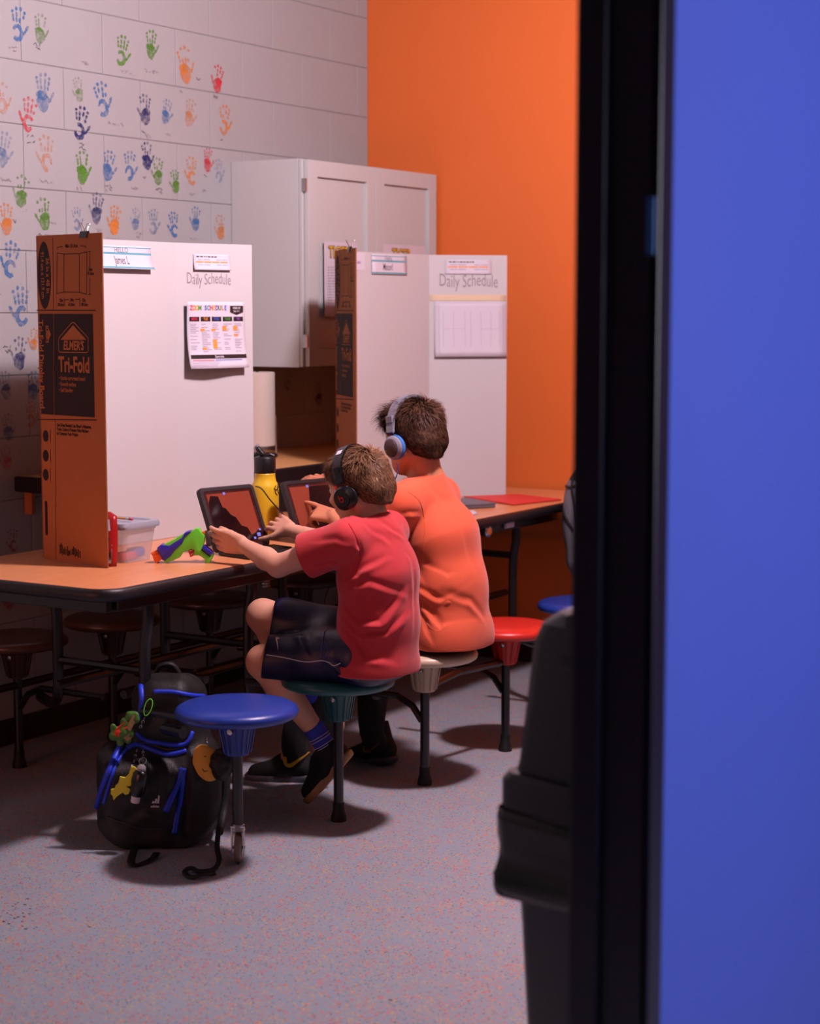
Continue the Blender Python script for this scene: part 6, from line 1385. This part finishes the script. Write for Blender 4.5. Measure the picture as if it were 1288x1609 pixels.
for nm, m_, pts in (('orange_patch', 'charm_red', [(215, 600), (300, 540), (345, 545), (320, 600), (250, 650), (240, 695), (195, 680), (190, 640)]), ('tan_patch', 'charm_tan', [(330, 560), (380, 470), (430, 490), (445, 540), (400, 610), (350, 640), (320, 610)]), ('tan_patch', 'charm_tan', [(120, 660), (170, 640), (190, 700), (150, 710)]), ('tan_patch', 'charm_tan', [(280, 700), (340, 660), (380, 680), (330, 740)])):
    pp = [snap(CB, 150 + x / 6.44, 1050 + y / 6.44, .0015) for x, y in pts]; pp = [z for z in pp if z is not None]
    if len(pp) > 3: MB().add(pp, [tuple(range(len(pp)))]).build(nm, m_, cbd)
p = on_pack(217, 1178, .010); q = on_pack(205, 1222, .030)
ky = thing('keyring_charm', q, 'yellow jagged rubber charm on a short chain on the backpack pocket', 'charm', 'charms on the black backpack'); chain(ky, p, q, 6)
dd = (q.y * _c - q.x * _s); yq = lambda X, Y: at(130 + X / 4.293, 1030 + Y / 4.293, dd)
MB().prism([(0, 0)] * 0 + [((yq(X, Y) - yq(250, 880)).dot(RT), (yq(X, Y) - yq(250, 880)).z) for X, Y in ((325, 750), (350, 755), (365, 775), (340, 790), (325, 850), (325, 880), (290, 885), (320, 900), (310, 935), (285, 940), (270, 925), (230, 950), (208, 978), (200, 945), (188, 935), (190, 905), (215, 900), (220, 880), (240, 860), (250, 820), (285, 825), (310, 800))], yq(250, 880), RT, UP, FW * .008).build('body', 'charm_yellow', ky)
p = on_pack(226, 1179, .010); q = on_pack(226, 1202, .020)
kb_ = thing('hand_gel_bottle', at(221, 1260, 4.86), 'small black hand gel bottle with white cap hanging from the backpack', 'bottle'); chain(kb_, p, q, 5)
ax = (at(225, 1205, dd) - at(214, 1262, dd)).normalized(); o_ = at(214, 1250, dd)
MB().lathe([(0, 0), (.017, 0), (.0215, .006), (.0215, .060), (.017, .068), (.010, .072), (0, .073)], o_, ax, 24, (1, .8)).build('sleeve', 'hp_black', kb_, auto=.7)
MB().lathe([(0, -.020), (.011, -.020), (.0125, -.017), (.0125, -.002), (0, -.001)], o_, ax, 18).build('cap', 'paper', kb_, auto=.7)
MB().lathe([(0, .0705), (.014, .072), (.012, .082), (.006, .088), (0, .089)], o_, ax, 16).build('shoulder', 'clear', kb_, smooth=True)
MB().tube([o_ + ax * .088 + (RT * math.cos(t) * .010 + ax * (.010 + math.sin(t) * .010)) for t in [k * .628 for k in range(10)]], .0012, 6, closed=True).build('ring', 'chrome', kb_)
# yellow plush face and its black fluffy partner
pc = on_pack(322, 1200, .012); pl = thing('plush_keyring', pc, 'round yellow plush face keyring beside a black pompom on the backpack', 'charm', 'charms on the black backpack')
F = Field(pc - V((.08, .08, .08)), pc + V((.08, .08, .08)), .0025); F.ell(pc, (.040, .017, .046), TB, .01); F.ell(pc + RT * -.012 + UP * .026, (.024, .015, .026), TB, .008); F.ell(pc + RT * .008 - UP * .028, (.026, .015, .024), TB, .008)
v, f = F.mesh(1); o_ = np_obj('face', v, f, 'plush', pl); FB = bvh_of(o_)
for pth in ([(320, 1189), (324, 1188)], [(318, 1208), (321, 1212), (326, 1211)]):
    m_ = ribbon(FB, pth, .0011, .0006)
    if m_.v: m_.build('stitching', 'ink', o_)
q = pc + RT * .043 - FW * .012 - UP * .0; pp = thing('pompom', q, 'black fluffy pompom hanging by the yellow plush face', 'charm')
F = Field(q - V((.07, .07, .08)), q + V((.07, .07, .08)), .003); F.ell(q, (.033, .030, .046), TB, .01); v, f = F.mesh(1); n_ = normals(v, f); v = v + n_ * (.003 * soft_noise(v, 200, 5))[:, None]; np_obj('ball', v, f, 'pack_black', pp)
F = Field(q + RT * .018 + UP * .038 - V((.03,) * 3), q + RT * .018 + UP * .038 + V((.03,) * 3), .002); F.ell(q + RT * .018 + UP * .038, (.012, .008, .014), TB, 0); v, f = F.mesh(1); np_obj('ear', v, f, 'toy_orange', pp)
chain(pl, pc + UP * .036, pc + UP * .07 + FW * .012, 3)

# ================================================================ GREY BACKPACK ON THE LAST STOOL
gc = at(962, 800, 6.95); gb = thing('backpack', V((gc.x, gc.y, .433)), 'grey and black backpack resting on the last stool by the orange wall', 'backpack')
F = Field(gc - V((.3, .3, .32)), gc + V((.3, .3, .32)), .006); c0_ = V((gc.x, gc.y, .66))
F.box(c0_, (.175, .11, .215), TB, .08, 0); F.box(c0_ + V((0, 0, -.06)) - FW * .06, (.15, .09, .13), TB, .05, .02); F.ell(c0_ + RT * -.14 + UP * .03, (.05, .08, .13), TB, .03); F.cut((0, 0, .436), -UP)
v, f = F.mesh(2); n_ = normals(v, f); v = v + n_ * (.004 * soft_noise(v, 30, 3))[:, None]; v[:, 2] = np.maximum(v[:, 2], .435)
hi_ = v[:, 2].max(); go = np_obj('body', v, f, ['pack_grey', 'pack_black'], gb, mi=(v[f].mean(1)[:, 2] > .83).astype(int)); GB_ = bvh_of(go)
for pth in ([(884, 745), (886, 760), (883, 775), (884, 795), (890, 815), (902, 832)], [(904, 742), (899, 765), (903, 790), (906, 815)], [(886, 762), (895, 766), (905, 764)]):
    m_ = ribbon(GB_, pth, .006, .001, 4)
    if m_.v: m_.build('piping', 'pack_black', gb, smooth=True)
MB().tube(smooth_path([c0_ + UP * .2 - RT * .04, c0_ + UP * .25 - RT * .03, c0_ + UP * .25 + RT * .03, c0_ + UP * .2 + RT * .04], 5), .007, 8).build('haul_loop', 'pack_black', gb, smooth=True)

# ================================================================ RUBBISH BIN BY THE DOORWAY
ua = (RT * .67 - FW * .74).normalized(); ub = (RT * .74 + FW * .67).normalized(); Cb = at(779, 1215, 3.08); Cb.z = 0; LA, LB = .34, .25
rim = at(779, 1210, 3.08).z
bn = thing('rubbish_bin', Cb + ua * LA / 2 + ub * LB / 2, 'tall black plastic rubbish bin with hooded lid beside the door frame', 'bin')
def loop(ins, z, r=.03, n=4): return [Cb + ua * x + ub * y + V((0, 0, z)) for x, y in rrect(ins, LA - ins, ins, LB - ins, r, n)]
def stack(levels, name, m, capb=True, capt=True, auto=.6, wob=0):
    mb = MB(); L = [loop(i, z, r) for i, z, r in levels]; k = len(L[0])
    if wob:
        r = random.Random(4)
        for j in range(1, len(L)): L[j] = [p + V((r.uniform(-1, 1), r.uniform(-1, 1), 0)) * wob * j + V((0, 0, r.uniform(-1, 1) * wob * j * 1.5)) for p in L[j]]
    mb.add([p for l in L for p in l], [(j * k + i, j * k + (i + 1) % k, (j + 1) * k + (i + 1) % k, (j + 1) * k + i) for j in range(len(L) - 1) for i in range(k)] + ([tuple(range(k))[::-1]] if capb else []) + ([tuple((len(L) - 1) * k + i for i in range(k))] if capt else []))
    return mb.build(name, m, bn, auto=auto)
stack([(.045, .003, .03), (.040, .02, .03), (.024, .42, .03), (.014, rim - .07, .03), (.010, rim - .07, .03), (.012, rim - .002, .03)], 'body', 'bin_plastic')
stack([(.004, rim - .068, .03), (-.002, rim - .062, .034), (-.002, rim - .012, .034), (.006, rim, .032), (.018, rim + .002, .03)], 'rim', 'bin_plastic', False, False)
zt2 = at(815, 958, 3.1).z
stack([(.016, rim - .004, .03), (.020, rim + .02, .03), (.034, zt2 - .05, .04), (.042, zt2 - .018, .045), (.060, zt2, .05), (.09, zt2 + .004, .04)], 'hooded_lid', 'bin_plastic', auto=.5)
MB().box(Cb + ua * .2 - ub * -.0285 + V((0, 0, zt2 - .075)), (.16, .006, .02), rot=Matrix((ua, ub, UP)).transposed(), bev=.003).build('lid_grip', 'bin_plastic', bn)
# bag turned down over the rim
bg = MB(); r = random.Random(11); lv = []; base = loop(-.003, rim - .064, .034, 8); cc_ = sum(base, V()) / len(base); n0 = len(base)
for j in range(9):
    t = j / 8; row = []
    for i, p in enumerate(base):
        o = (p - cc_); o.z = 0; o.normalize(); q_ = math.atan2(o.y, o.x); drop = .175 + .045 * math.sin(q_ * 3 + .9) + .014 * math.sin(q_ * 9)
        row.append(p + o * (.006 + .010 * math.sin(q_ * 11 + j * .9) * t + .006 * r.uniform(-1, 1) * t) - V((0, 0, drop * t)))
    lv.append(row)
bg.add([p for l in lv for p in l], [(j * n0 + i, j * n0 + (i + 1) % n0, (j + 1) * n0 + (i + 1) % n0, (j + 1) * n0 + i) for j in range(8) for i in range(n0)])
bo = bg.build('bin_bag', 'bag_film', bn, label='shiny black bin bag folded down over the rim', smooth=True); sm = bo.modifiers.new('thickness', 'SOLIDIFY'); sm.thickness = .001
pp = Cb + ua * .20 + ub * .13 + V((0, 0, zt2 + .006)); pm = MB(); T_ = Matrix((ua, ub, UP)).transposed()
pm.add([pp + ua * x + ub * y + V((0, 0, .006 * math.sin(x * 40) * math.cos(y * 50) + .008)) for y in (-.07, -.035, 0, .035, .07) for x in (-.10, -.05, 0, .05, .10)], [(j * 5 + i, j * 5 + i + 1, (j + 1) * 5 + i + 1, (j + 1) * 5 + i) for j in range(4) for i in range(4)])
o = top(pm, 'paper_sheet', 'paper', 'white sheet of paper lying on top of the bin lid', 'paper', loc=pp, smooth=True); sm = o.modifiers.new('thickness', 'SOLIDIFY'); sm.thickness = .001
